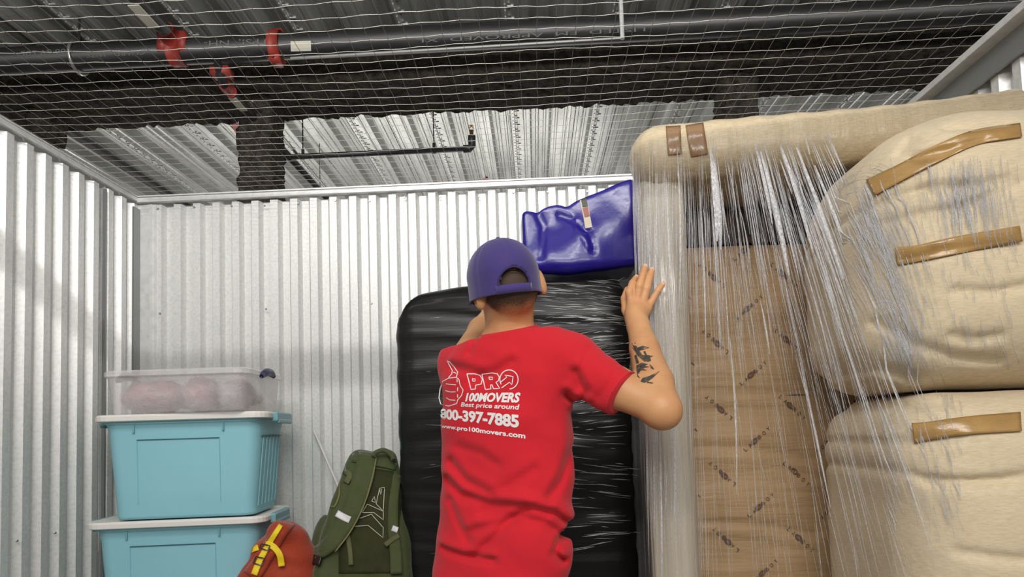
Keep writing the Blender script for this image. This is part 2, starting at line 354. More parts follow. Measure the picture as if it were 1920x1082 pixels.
# roof deck, high above the storage unit
DZ = 1.32 + 2.36
deck = empty_root('ceiling', (0, 5, DZ)); PER = .305
x0 = -5.6; prof = []; k = 0
while x0 + k * PER < 5:
    b = x0 + k * PER
    for s, z in ((0, 0), (.08, 0), (.10, .008), (.14, .008), (.16, 0), (.30, 0), (.32, .008), (.36, .008), (.38, 0), (.46, 0), (.51, .07), (.60, .07), (.62, .062), (.68, .062), (.70, .07), (.80, .07), (.82, .062), (.86, .062), (.88, .07), (.95, .07)): prof.append((b + s * PER, DZ + z))
    k += 1
V = []; F = []
for x, z in prof: V += [(x, .5, z), (x, 8.6, z)]
for i in range(len(prof) - 1): F.append((2 * i, 2 * i + 1, 2 * i + 3, 2 * i + 2))
o = link('deck_sheet', mesh('deck_sheet', V, F), M_deck, deck); thick(o, .0015, 0)
m = MB(); me_ = []
for kk in range(k):
    b = x0 + kk * PER
    if kk % 2: continue
    for j in range(110):
        y = 2.6 + j * .055
        for s, tilt in ((.05, 0), (.11, 1)):
            if tilt and j % 2: m.box((b + s * PER + .012, y, DZ - .003), (.018, .004, .003))
            elif not tilt: m.box((b + s * PER, y, DZ - .003), (.004, .02, .003))
o = m.build('embossments', M_emb, deck); o['kind'] = 'stuff'
for pts in ([(132, 252), (146, 252), (212, 300), (196, 299)], [(432, 232), (446, 232), (462, 274), (452, 270)], [(905, 335), (915, 334), (917, 346), (908, 347)]):  # flat red quads just under the deck
    m = MB(); Vt = [WZ(x, y, DZ - .004) for x, y in pts]; m.add(Vt + [v + np.array([0, 0, .002]) for v in Vt], [(0, 1, 2, 3), (7, 6, 5, 4)]); m.build('red_mark', mat('deck_mark_red', (.62, .12, .14), .6) if 'deck_mark_red' not in bpy.data.materials else bpy.data.materials['deck_mark_red'], deck)
# ------------------------------------------------------------------ fireproofed beam and columns
def rough_box(name, lo, hi, step, amp, parent, seed=1, label=None):
    lo = np.array(lo, float); hi = np.array(hi, float); bm = bmesh.new(); rs = np.random.RandomState(seed); n = np.maximum(1, np.round((hi - lo) / step)).astype(int)
    cache = {}
    def v(i, j, k):
        key = (i, j, k)
        if key not in cache:
            p = lo + (hi - lo) * np.array(key) / n; p = p + rs.normal(0, amp, 3) + .8 * amp * np.sin(p[[1, 2, 0]] * 23 + p[[2, 0, 1]] * 17); cache[key] = bm.verts.new(p)
        return cache[key]
    for ax in range(3):
        a, b = [q for q in range(3) if q != ax]
        for side in (0, n[ax]):
            for i in range(n[a]):
                for j in range(n[b]):
                    q = []
                    for (di, dj) in ((0, 0), (1, 0), (1, 1), (0, 1)):
                        c = [0, 0, 0]; c[ax] = side; c[a] = i + di; c[b] = j + dj; q.append(v(*c))
                    bm.faces.new(q)
    bmesh.ops.recalc_face_normals(bm, faces=bm.faces); me = bpy.data.meshes.new(name); bm.to_mesh(me); bm.free()
    return link(name, me, M_fire, parent, True, label)
BF, BBk, BZ = 3.76, 4.19, 1.32 + 2.095
beam = empty_root('ceiling_beam', (0, 3.95, BZ)); beam['label'] = 'dark rough fireproofed steel beam crossing under the roof deck'
rough_box('beam_casing', (-5.2, BF, BZ), (4.8, BBk, DZ + .02), .03, .0055, beam)
for i, (a, b, zt) in enumerate(((461, 520, BZ + .04), (1350, 1412, BZ + .02), (76, 100, BZ + .02))):
    yy = 4.0; X0 = WY(a, 250, yy)[0]; X1 = WY(b, 250, yy)[0]
    c = empty_root('column', ((X0 + X1) / 2, yy, 0)); c['label'] = ['fireproofed column rising behind the back wall left of centre', 'fireproofed column behind the wrapped furniture', 'short fireproofed hanger at the left end of the beam'][i]
    rough_box('column_casing', (X0, yy - .12 + i * .0, 0 if i < 2 else BZ - .16), (X1, yy + .12, zt), .03, .006, c, seed=3 + i)
# ------------------------------------------------------------------ sprinkler pipes
PY, PZ = 3.45, 1.32 + 2.14
t = thing('main_pipe', 'large black sprinkler main pipe running across in front of the fireproofed beam', 'pipe', (0, PY, PZ))
pr_ = MB().tube([(-5.0, PY, PZ), (4.6, PY, PZ)], .068, 24).build('pipe_body', M_pipe, t, True)
cb = bvh_of(pr_.data)
def coupling(px, wdt, parent, X=None):
    X = WY(px, 85, PY)[0] if X is None else X
    m = MB().tube([(X - wdt, PY, PZ), (X + wdt, PY, PZ)], .083, 20); m.box((X, PY - .02, PZ - .088), (wdt * .9, .04, .018)); m.box((X, PY + .02, PZ + .088), (wdt * .9, .03, .012)); m.tube([(X, PY - .07, PZ - .09), (X, PY + .05, PZ - .09)], .008, 6)
    return m.build('red_coupling', M_red, parent, True)
coupling(520, .03, t)
m = MB(); X = WY(334, 75, PY)[0]; m.tube([(X - .04, PY, PZ), (X + .04, PY, PZ)], .075, 18); m.tube([(X, PY - .13, PZ + .05), (X, PY - .04, PZ + .03)], .048, 14); m.box((X - .055, PY - .03, PZ + .02), (.02, .05, .05)); m.box((X + .055, PY - .03, PZ + .02), (.02, .05, .05)); m.build('red_tee', M_red, t, True)
V, F = ribbon_on(cb, [(545, 87), (583, 86)], 19, .002, 4, 4, 3.4); link('paper_label', mesh('l', V, F), M_label, t, label='cream printed paper label on the main pipe')
# lettering rows laid on the pipe's surface
def text_mesh(body, shear=0, bold=0, spacing=1.0, res=3):
    cu = bpy.data.curves.new('t', 'FONT'); cu.body = body; cu.size = 1; cu.shear = shear; cu.offset = bold; cu.space_character = spacing; cu.resolution_u = res; cu.fill_mode = 'FRONT'
    o = bpy.data.objects.new('t', cu); COL.objects.link(o); dg = bpy.context.evaluated_depsgraph_get(); dg.update()
    me = bpy.data.meshes.new_from_object(o.evaluated_get(dg)); bpy.data.objects.remove(o)
    co = np.array([v.co[:] for v in me.vertices]); Fs = [list(p.vertices) for p in me.polygons]; bpy.data.meshes.remove(me)
    lo = co.min(0); hi = co.max(0); cap = hi[1]; return (co[:, 0] - lo[0]) / (hi[0] - lo[0]), co[:, 1] , Fs, lo[1], hi[1]
def print_on(bvh, body, mapf, off, name, m, parent, shear=0, bold=0, spacing=1.0, tdef=2.0, cuts=0, label=None):
    u, v, Fs, lo, hi = text_mesh(body, shear, bold, spacing); v = v / .729
    V = []; last = tdef
    for a, b in zip(u, v): px, py = mapf(a, b); X, last = cast(bvh, px, py, off, last); V.append(X)
    return link(name, mesh(name, V, Fs), m, parent, label=label)
print_on(cb, '202 92 661', lambda u, v: (38 + u * 92, 107 - u * 5 - v * -11 - 11), .002, 'stencil_lettering', M_pipeink, t, tdef=3.4)
print_on(cb, 'GUARD   WTS', lambda u, v: (272 - u * 110, 92 + u * 6 + v * 11), .002, 'stencil_lettering', M_pipeink, t, tdef=3.4)
print_on(cb, '0 PSI,  NH-', lambda u, v: (507 - u * 125, 72 + u * 5 + v * 11), .002, 'stencil_lettering', M_pipeink, t, tdef=3.4)
print_on(cb, 'LISTED  FM  APPROVED  XL', lambda u, v: (1210 - u * 430, 51 + u * 22 + v * 8), .002, 'stencil_lettering', M_pipeink, t, tdef=3.4)
for c_ in t.children:
    if c_.name.startswith('stencil_lettering'): c_['kind'] = 'stuff'
# ring hanger with threaded rod
X = WY(148, 90, PY)[0]; h = thing('ring_hanger', 'steel ring hanger with threaded rod holding the left end of the main pipe', 'hanger', (X, PY, PZ + .09))
m = MB(); pts = [(X, PY + .081 * math.sin(a), PZ - .004 + .085 * math.cos(a)) for a in np.linspace(0, 2 * PI, 25)]; m.tube(pts, .009, 6, False); m.build('ring', M_grey, h, True)
m = MB().tube([(X, PY, PZ + .07), (X, PY, DZ + .0)], .006, 6); m.tube([(X, PY, PZ + .08), (X, PY, PZ + .12)], .014, 6); m.build('threaded_rod', M_pipe, h)
# feeder pipe coming towards the camera side
X2 = WY(334, 75, PY)[0]; t = thing('feeder_pipe', 'short black pipe with cream tag running into the red tee of the main pipe', 'pipe', (X2, PY - .8, PZ + .08))
MB().tube([(X2, PY - .07, PZ + .045), (X2, PY - 2.2, PZ + .10)], .04, 14).build('pipe_body', M_pipe, t, True)
m = MB().box((X2 - .01, PY - .30, PZ + .008), (.028, .09, .003)); m.build('paper_label', M_label, t)
# rear branch line
BX, BZ2 = -1.66, 1.32 + 1.97
t = thing('branch_pipe', 'thin black branch pipe running back beneath the beam to above the back wall', 'pipe', (BX, PY, BZ2))
MB().tube([(BX, PY - .02, BZ2 + .09), (BX, PY, BZ2 + .03), (BX, PY + .05, BZ2), (BX, 8.0, BZ2)], .024, 12).build('pipe_body', M_pipe, t, True)
m = MB().tube([(BX, PY + .05, BZ2), (BX, PY + .13, BZ2)], .034, 12); m.box((BX, PY + .02, BZ2 + .05), (.05, .04, .02)); m.build('red_fitting', M_red, t, True)
m = MB().box((BX, PY + .22, BZ2 - .027), (.022, .075, .002)); m.build('paper_label', M_label, t)
m = MB().tube([(BX, 5.12, BZ2), (BX, 5.14, BZ2)], .031, 12); m.tube([(BX, 5.13, BZ2 + .02), (BX, 5.13, DZ)], .004, 6); m.build('clamp_and_rod', M_grey, t)
t = thing('conduit', 'slim grey conduit running alongside the black branch pipe', 'conduit', (BX + .05, 3.9, BZ2 + .0))
MB().tube([(BX + .052, 3.75, BZ2 + .03), (BX + .052, 8.0, BZ2 + .0)], .009, 8).build('conduit_body', M_grey, t, True)
AY = 4.47; AX = WY(885, 275, AY)[0]
t = thing('sprinkler_arm', 'black sprinkler arm pipe ending in an elbow with an upright brass sprinkler head', 'sprinkler', (AX, AY, BZ2))
MB().tube([(BX, AY, BZ2), (AX - .03, AY, BZ2)], .019, 12).build('pipe_body', M_pipe, t, True)
m = MB().tube([(AX - .06, AY, BZ2), (AX - .02, AY, BZ2), (AX, AY, BZ2 + .02), (AX, AY, BZ2 + .09)], .027, 12); m.build('elbow', M_pipe, t, True)
m = MB().tube([(AX, AY, BZ2 + .09), (AX, AY, BZ2 + .13)], .013, 10); m.tube([(AX - .012, AY, BZ2 + .12), (AX - .012, AY, BZ2 + .15), (AX, AY, BZ2 + .16), (AX + .012, AY, BZ2 + .15), (AX + .012, AY, BZ2 + .12)], .003, 6); m.tube([(AX, AY, BZ2 + .16), (AX, AY, BZ2 + .163)], .018, 10)
m.build('sprinkler_head', mat('brass', (.35, .2, .08), .35, .8), t)
for px in (568, 814):
    X = WY(px, 285, AY)[0]; m = MB().tube([(X, AY, BZ2 - .02), (X, AY, DZ)], .0045, 6); m.tube([(X, AY, BZ2 - .024), (X, AY, BZ2 + .05)], .011, 8); m.build('hanger_rod', M_pipe, t)
# side pipe with thin rod along the beam, left dark pipe close to the deck
t = thing('deck_pipe', 'dark pipe hugging the roof deck above the left wall', 'pipe', (WZ(140, 252, DZ - .05)[0], 4.3, DZ - .05))
a = WZ(140, 252, DZ - .05); MB().tube([(a[0], 3.9, DZ - .05), (a[0], 8.2, DZ - .05)], .035, 12).build('pipe_body', M_pipe, t, True)
a = WY(600, 106, 3.2); b = WY(1167, 71, 3.2)
t = thing('strut_rod', 'slim bright steel rod hung level in front of the main pipe', 'rod', (b[0], 3.2, b[2]))
MB().tube([(a[0] - .15, 3.2, a[2]), (b[0], 3.2, b[2])], .006, 6).build('rod_body', M_grey, t)
MB().tube([(b[0], 3.2, b[2] - .005), (b[0], 3.2, DZ)], .011, 8).build('drop_rod', M_trim, t)
t = thing('mesh_frame_tube', 'steel tube lying across the wire mesh above the unit, out of view overhead', 'tube', (0, 1.0, H + .05))
MB().box((-.17, 1.0, H + .053), (1.6, .033, .033), bev=.006).build('tube_body', M_grey, t)
# ------------------------------------------------------------------ wire mesh over the unit
t = thing('wire_mesh_cover', 'galvanised wire mesh stretched flat over the top of the storage unit', 'wire mesh', (0, 1.5, H + .01))
def wires(name, along, n, r, wm):
    V = []; F = []; K = 3
    rs = np.random.RandomState(5)
    for i in range(n):
        if along == 'x': c0 = YB - .015 - i * .05; a, b, seg = XL, XR, 62
        else: c0 = XL + .03 + i * .0503; a, b, seg = .2, YB, 52
        ph = rs.uniform(0, 6, 3); base = len(V); s = np.linspace(a, b, seg * 2)
        off = .0022 * np.sin(s * 62 + ph[0]) + .003 * np.sin(s * 9 + ph[1]) + .004 * np.sin(s * 3.1 + ph[2] * .3 + i * .15)
        zz = H + .009 + .003 * np.sin(s * 5 + i * .4) + (.0025 if along == 'x' else 0) - .010 * np.sin(np.clip((s - a) / (b - a), 0, 1) * PI)
        if along != 'x': off *= .5
        for q in range(len(s)):
            for k in range(K):
                an = 2 * PI * k / K; u = r * math.cos(an); v = r * math.sin(an)
                V.append((s[q], c0 + off[q] + u, zz[q] + v) if along == 'x' else (c0 + off[q] + u, s[q], zz[q] + v))
        for q in range(len(s) - 1):
            for k in range(K): F.append((base + q * K + k, base + q * K + (k + 1) % K, base + (q + 1) * K + (k + 1) % K, base + (q + 1) * K + k))
    o = link(name, mesh_np(name, np.array(V), np.array(F)), wm, t, True); o['kind'] = 'stuff'
wires('cross_wires', 'x', 52, .0010, M_wire); wires('length_wires', 'y', 60, .0008, M_wire2)
# ================================================================== OBJECTS
# ------------------------------------------------------------------ wrapped sofa standing on its end
def cush(P, c, half, rad, puff, seed, radt=.2, radb=.12):
    q = (P - np.array(c)); hx, hy, hz = half
    u = np.clip(np.abs(q[:, 0]) / hx, 0, 1.2); v = np.clip(np.abs(q[:, 2]) / hz, 0, 1.2)
    infl = puff * np.clip(1 - u ** 2.4, 0, 1) * np.clip(1 - v ** 2.4, 0, 1)
    R1 = np.where(q[:, 2] > 0, radt, radb); a_ = np.abs(q[:, 0]) - hx + R1; b_ = np.abs(q[:, 2]) - hz + R1
    d2 = np.sqrt(np.maximum(a_, 0) ** 2 + np.maximum(b_, 0) ** 2) + np.minimum(np.maximum(a_, b_), 0) - R1; e_ = np.abs(q[:, 1]) - hy
    d = np.sqrt(np.maximum(d2 + rad, 0) ** 2 + np.maximum(e_ + rad, 0) ** 2) + np.minimum(np.maximum(d2, e_) + rad, 0) - rad - infl
    s = seed; x, z = q[:, 0], q[:, 2]
    w = .003 * np.sin(z * 17 + 1.3 * np.sin(x * 7 + s) + s) * np.exp(-((u - .2) / .9) ** 2) + .0015 * np.sin(z * 41 + 2.5 * np.sin(x * 9 + s * 2))
    w += .0015 * np.sin(x * 30 + z * 22 + s)
    return d * .9 + w * .7
def groove(P, pts, wid, dep):
    """shallow crease along a polyline given in the X-Z plane"""
    best = np.full(len(P), 9.)
    q = P[:, [0, 2]]
    for a, b in zip(pts[:-1], pts[1:]):
        a = np.array(a); b = np.array(b); ba = b - a; h = np.clip(((q - a) @ ba) / (ba @ ba), 0, 1); best = np.minimum(best, np.linalg.norm(q - a - h[:, None] * ba, axis=1))
    return dep * np.exp(-(best / wid) ** 2)
def xz(pts, Y): return [tuple(WY(x, y, Y)[[0, 2]]) for x, y in pts]
sofa = thing('sofa', 'beige linen sofa stood on its end and wrapped in clear stretch film', 'sofa', (.8, 2.1, 0))
CR1 = [xz([(1660, 360), (1760, 345), (1830, 352), (1883, 340)], 1.45), xz([(1690, 400), (1800, 392), (1900, 350)], 1.45), xz([(1690, 590), (1740, 640), (1810, 665), (1900, 672)], 1.45), xz([(1720, 480), (1800, 468), (1910, 462)], 1.45),
       xz([(1745, 275), (1800, 272), (1850, 262)], 1.45), xz([(1790, 545), (1850, 550), (1910, 540)], 1.45), xz([(1655, 640), (1680, 690), (1690, 715)], 1.45), xz([(1745, 235), (1725, 262), (1745, 285), (1790, 280)], 1.45), xz([(1800, 225), (1850, 232), (1900, 225)], 1.45), xz([(1770, 330), (1800, 345), (1835, 335)], 1.4), xz([(1640, 560), (1675, 620), (1730, 672), (1800, 700)], 1.4), xz([(1620, 420), (1640, 400), (1668, 395)], 1.42), xz([(1820, 620), (1860, 628), (1910, 622)], 1.4)]
CR2 = [xz([(1700, 880), (1780, 905), (1900, 900)], 1.45), xz([(1770, 905), (1850, 903), (1930, 890)], 1.43), xz([(1640, 770), (1700, 760), (1800, 755)], 1.45), xz([(1800, 1035), (1900, 1045)], 1.45), xz([(1680, 840), (1740, 830), (1800, 820)], 1.45)]
def fU(P):
    d = cush(P, (1.150, 1.74, 1.722), (.375, .27, .335), .17, .05, 1.2, .29, .14)
    for c in CR1: d = d + groove(P, c, .010, .011)
    return d
def fL(P):
    d = cush(P, (1.155, 1.73, 1.035), (.345, .27, .345), .13, .05, 4.1, .13, .13)
    for c in CR2: d = d + groove(P, c, .011, .010)
    return d
CU = surf('cushion_upper', fU, (.64, 1.36, 1.28), (1.52, 2.12, 2.12), .008); CL = surf('cushion_lower', fL, (.64, 1.36, .62), (1.52, 2.12, 1.46), .008)
for me in (CU, CL):   # keep the cushions inside the unit
    for v in me.vertices:
        if v.co.x > 1.31: v.co.x = 1.31 + (v.co.x - 1.31) * .1
link('back_cushion', CU, M_linen, sofa, True, 'upper bulging cushion crossed by two strips of brown tape'); link('back_cushion', CL, M_linen, sofa, True, 'lower cushion with one strip of brown tape')
def fA(P):
    d = rbox(P, (.875, 2.085, 2.105), (.53, .33, .078), .072, rotz(-.13))
    d = d + .003 * np.sin(P[:, 0] * 60 + P[:, 1] * 9) * .5 + .004 * np.sin(P[:, 0] * 7 + 1)
    # roll at the front end of the arm
    d = smin(d, ell(P, (.385, 1.90, 2.095), (.085, .09, .085), rotz(-.13)), .03); return d
AR = surf('arm', fA, (.25, 1.58, 1.96), (1.50, 2.60, 2.24), .009)
for v in AR.vertices:
    if v.co.x > 1.29: v.co.x = 1.29 + (v.co.x - 1.29) * .05
link('arm', AR, M_linen_side, sofa, True)
def fR(P):
    d = rbox(P, (.412, 2.15, 1.03), (.068, .29, 1.02), .045, rotz(-.13)); return d + .003 * np.sin(P[:, 0] * 120 + P[:, 2] * 4)
RL = surf('front_rail', fR, (.26, 1.82, -.02), (.56, 2.52, 2.1), .010); link('front_rail', RL, M_rail, sofa, True)
m = MB().box((.90, 2.46, 1.02), (.40, .02, 1.0)); m.build('base_frame', M_dark, sofa)
m = MB().box((1.22, 2.28, 1.02), (.06, .2, 1.0)); m.build('back_frame', M_linen, sofa)
m = MB().box((.85, 2.2, .09), (.46, .28, .08), bev=.03); m.build('arm', M_linen, sofa)
# seat deck: dark lining above, printed tan paper below
V = []; F = []; nx, nz = 50, 120
for j in range(nz + 1):
    for i in range(nx + 1):
        x = .44 + .74 * i / nx; z = .15 + 1.735 * j / nz
        y = 2.10 + .006 * math.sin(z * 9 + x * 2) + .004 * math.sin(z * 31 + 3 * math.sin(x * 3)) + .003 * math.sin(x * 17)
        V.append((x, y, z))
F = [(j * (nx + 1) + i, j * (nx + 1) + i + 1, (j + 1) * (nx + 1) + i + 1, (j + 1) * (nx + 1) + i) for j in range(nz) for i in range(nx)]
Va = np.array(V)
for c, dd in (([(1300, 840), (1400, 842), (1560, 870)], .012), ([(1320, 980), (1420, 985), (1530, 1005)], .012), ([(1310, 735), (1420, 738), (1560, 745)], .010), ([(1440, 870), (1560, 905), (1640, 900)], .010)):
    Va[:, 1] += groove(Va, xz(c, 2.1), .012, dd) - groove(Va + np.array([0, 0, .02]), xz(c, 2.1), .016, dd * .8)
PP = mesh('lining_paper', Va, F); o = link('lining_paper', PP, M_paper, sofa, True, 'tan printed lining paper across the seat deck'); thick(o, .003, 1)
m = MB().box((.84, 2.125, 1.02), (.37, .008, .99)); m.build('seat_deck', M_dark, sofa)
m = MB().box((.83, 2.10, 1.905), (.36, .012, .012), bev=.004); m.build('deck_seam', M_dark, sofa)
# printed motifs on the paper
pb = bvh_of(PP); pm = MB()
tm = {c: text_mesh(c, 0, .01) for c in 'LABOY'}
def motif(cx, cy, ang, flip):
    a = math.radians(ang); dx, dy = math.cos(a), -math.sin(a)   # reading direction in pixels
    if flip: dx, dy = -dx, -dy
    ux, uy = dy, -dx  # letter up
    for k, ch in enumerate('LA*BOY'):
        s = (k - 2) * 11.5; ox, oy = cx + dx * s, cy + dy * s
        if ch == '*':
            for r0, r1, n in ((8.2, 3.4, 20), (2.0, 0, 4)):
                P0 = []; P1 = []
                for q in range(n):
                    an = 2 * PI * q / n; e = (math.cos(an), math.sin(an) * .62)
                    for rr, L in ((r0, P0), (r1, P1)): X, _ = cast(pb, cx + (dx * 0 + e[0] * dx + e[1] * ux) * rr, cy + (e[0] * dy + e[1] * uy) * rr, .0065, 2.1); L.append(X)
                pm.add(P0 + P1, [(q, (q + 1) % n, n + (q + 1) % n, n + q) for q in range(n)])
            continue
        u, v, Fs, lo, hi = tm[ch]; V = []
        for p, q in zip(u, v): V.append(cast(pb, ox + dx * (p - .5) * 6 + ux * (q / .729 - .5) * 7.5, oy + dy * (p - .5) * 6 + uy * (q / .729 - .5) * 7.5, .0065, 2.1)[0])
        pm.add(V, Fs)
for k in range(5):
    dx, dy = 6.5 * k, 124 * k
    motif(1339 + dx, 520 + dy, -42, True); motif(1466 + dx * 1.2, 512 + dy, -42, False); motif(1401 + dx * 1.1, 579 + dy, 42, False); motif(1544 + dx * 1.2, 575 + dy, 42, True)
    motif(1275 + dx * .9, 575 + dy, 42, True) if k < 4 else None; motif(1606 + dx * 1.2, 520 + dy + 122 * 0, -42, False) if k > 0 else None
motif(1395, 470, 40, False)
pm.build('printed_lettering', M_lazink, sofa, label='small brown printed words and oval emblems repeated on the paper')
# tape
cb2 = bvh_of(CU, CL); ab = bvh_of(AR)
for path, lab in (([(1631, 352, 34), (1690, 322, 30), (1760, 286, 30), (1830, 257, 28), (1915, 243, 26)], 'long curved strip of brown tape highest on the upper cushion'),
                  ([(1680, 480, 34), (1720, 475, 30), (1800, 458, 32), (1915, 438, 30)], 'brown tape strip across the middle of the upper cushion'),
                  ([(1712, 812, 38), (1740, 808, 34), (1820, 797, 34), (1915, 790, 36)], 'brown tape strip across the lower cushion')):
    V, F = ribbon_on(cb2, path, 30, .009, 10, 7, 1.5); o = link('tape_strip', mesh('tape_strip', V, F), M_tape, sofa, True, lab); thick(o, .001)
for path in ([(1262, 213, 26), (1262, 232, 28), (1264, 268, 27), (1266, 290, 26)], [(1298, 211, 34), (1302, 232, 34), (1308, 270, 34), (1312, 292, 32)]):
    V, F = ribbon_on(ab, path, 28, .004, 8, 6, 1.85); o = link('tape_strip', mesh('tape_strip', V, F), M_tape2, sofa, True, 'dark brown tape wrapped over the left end of the arm'); thick(o, .001)
# clear film stretched from the arm and rail across to the cushions
hull = bvh_of(CU, CL, AR, RL)
def drape(p, e=.006):
    h = hull.ray_cast(Vector((p[0], .9, p[2])), Vector((0, 1, 0)))
    if h[0] is not None and h[0].y - e < p[1]: return (p[0], h[0].y - e, p[2])
    return tuple(p)
us = [0, .12, .30, .48, .66, .82, 1]
TX = [1182, 1230, 1310, 1400, 1480, 1560, 1660]; BXs = [1212, 1235, 1345, 1575, 1790, 1960, 2150]
def film_pt(u, v):
    x0 = np.interp(u, us, TX); x1 = np.interp(u, us, BXs)
    Yt = np.interp(u, [0, .15, 1], [1.85, 1.78, 1.74]); Yb = np.interp(u, [0, .3, .5, .66, 1], [1.845, 1.80, 1.62, 1.42, 1.30])
    a = WY(x0, 262 - 28 * u, Yt); b = WY(x1, 1120, Yb); return a + (b - a) * v
def film_sheet(name, u0, u1, v0, v1, nu, nv, m, parent, wob=.004, e=.006):
    V = []; F = []; UV = []
    for j in range(nv + 1):
        for i in range(nu + 1):
            u = u0 + (u1 - u0) * i / nu; v = v0 + (v1 - v0) * j / nv; p = film_pt(u, v); p[1] += wob * math.sin(u * 140 + 3 * math.sin(u * 31)) * math.sin(min(1, v * 3 + .15) * PI / 2) - .002
            V.append(drape(p, e)); UV.append((u, v))
    F = [(j * (nu + 1) + i, j * (nu + 1) + i + 1, (j + 1) * (nu + 1) + i + 1, (j + 1) * (nu + 1) + i) for j in range(nv) for i in range(nu)]
    me = mesh(name, V, F); uv = me.uv_layers.new(name='UVMap')
    for p in me.polygons:
        for li in p.loop_indices: uv.data[li].uv = UV[me.loops[li].vertex_index]
    at = me.attributes.new('density', 'FLOAT', 'POINT'); at.data.foreach_set('value', [density(*q) for q in UV])
    return link(name, me, m, parent, True)
def density(u, v):
    sm = lambda a, b, x: (lambda t: t * t * (3 - 2 * t))(min(1, max(0, (x - a) / (b - a))))
    left = 1 - sm(.10, .26, u); top = (1 - sm(.20, .36, v)) * (.55 + .45 * sm(.3, .5, u)); fan = math.exp(-((u - .64) / .09) ** 2) * (1 - sm(.45, .8, v)) * .9
    return min(1, .27 + max(left * .85, top, fan)) * (1 - .8 * sm(.62, .78, u) * sm(.3, .6, v))
film = film_sheet('stretch_film', 0, .80, 0, 1, 160, 60, M_film, sofa); film['label'] = 'clear film stretched over the front of the sofa'
# folded creases of the film: white slivers standing proud of the sheet, with its glints painted in
V = []; F = []; UV = []
def sliver(u, v0, v1, wd, du=0, lift=.004, bend=0):
    n = 9; base = len(V)
    for k in range(n + 1):
        s = k / n; ww = wd * math.sin(PI * min(.97, max(.03, s))) ** .6; uu = u + du * s + bend * math.sin(s * PI); p = film_pt(uu, v0 + (v1 - v0) * s); p[1] -= .002
        q = np.array(drape(p, .008)); q1 = q + np.array([ww, 0, 0]); qm = q + np.array([ww / 2, -lift * min(1, ww / .003), 0]); V.extend([q, qm, q1]); UV.extend([(0, s * 5 + u * 90), (.5, s * 5 + u * 90), (1, s * 5 + u * 90)])
    for k in range(n):
        for c in (0, 1): a = base + 3 * k + c; F.append((a, a + 1, a + 4, a + 3))
rs = np.random.RandomState(11)
k = 0
while k < 760:
    u = rs.uniform(0, .80); v0 = rs.uniform(0, .8) ** 1.3
    if rs.rand() > max(0.0, density(u, v0) - .12) ** 1.3: continue
    k += 1; ln = rs.uniform(.05, .38)
    sliver(u, v0, min(1, v0 + ln), rs.choice([.0007, .001, .0015, .0028, .005], p=[.38, .3, .2, .09, .03]), rs.normal(0, .006), .004, rs.normal(0, .003))
for u, v0, v1, wd in ((.335, .03, .24, .020), (.345, .10, .26, .012), (.50, .03, .22, .010), (.515, .05, .34, .014), (.60, .04, .30, .012), (.66, .05, .38, .010), (.70, .10, .40, .008)): sliver(u, v0, v1, wd, 0, .006)  # wide white slivers standing in for glare on the folds
for k in range(230): u = rs.uniform(.14, .62); v0 = rs.uniform(.15, .9); sliver(u, v0, min(1, v0 + rs.uniform(.05, .4)), rs.choice([.0006, .0009, .0014], p=[.5, .35, .15]), rs.normal(0, .006), .003, 0)
def surface_sliver(bvh, px, py, dx, dy, ln, wd):  # slivers laid on the cushions paint the film's glints
    n = 7; base = len(V); pts = []
    for i in range(n + 1):
        s_ = i / n; X, h_ = cast(bvh, px + dx * ln * s_ + 1.5 * math.sin(s_ * 5 + px), py + dy * ln * s_, .009, None)
        if h_ is None: return
        pts.append(X)
    for i, X in enumerate(pts):
        ww = wd * math.sin(PI * min(.96, max(.04, i / n))) ** .6; V.extend([X, X + np.array([ww / 2, -ww * .6 - .001, 0]), X + np.array([ww, 0, 0])]); UV.extend([(0, i * .6 + px), (.5, i * .6 + px), (1, i * .6 + px)])
    for i in range(n):
        for c in (0, 1): a = base + 3 * i + c; F.append((a, a + 1, a + 4, a + 3))
wr_ = [.0007, .001, .0016, .003]
for k in range(620):
    z = rs.rand()
    if z < .45: s_ = rs.rand(); px = 1600 + 95 * s_ + rs.normal(0, 22); py = 350 + 300 * s_ + rs.normal(0, 25); dx, dy, ln = .42, 1, rs.uniform(25, 95)
    elif z < .70: px = rs.normal(1810, 45); py = rs.uniform(290, 380); dx, dy, ln = .16, 1, rs.uniform(20, 110)
    elif z < .85: px = rs.uniform(1640, 1900); py = rs.uniform(330, 650); dx, dy, ln = .25, 1, rs.uniform(15, 60)
    else: px = rs.uniform(1650, 1800); py = rs.uniform(720, 960); dx, dy, ln = .3, 1, rs.uniform(15, 70)
    surface_sliver(cb2, px, py, dx, dy, ln, wr_[rs.choice(4, p=[.4, .35, .18, .07])])
me = mesh('film_crease_glints', V, F); uv = me.uv_layers.new(name='UVMap'); data = np.array(UV)
li = np.zeros(len(me.loops), np.int32); me.loops.foreach_get('vertex_index', li); uv.data.foreach_set('uv', data[li].astype(np.float32).ravel())
o = link('film_crease_glints', me, M_pleat, sofa, True); o['kind'] = 'stuff'

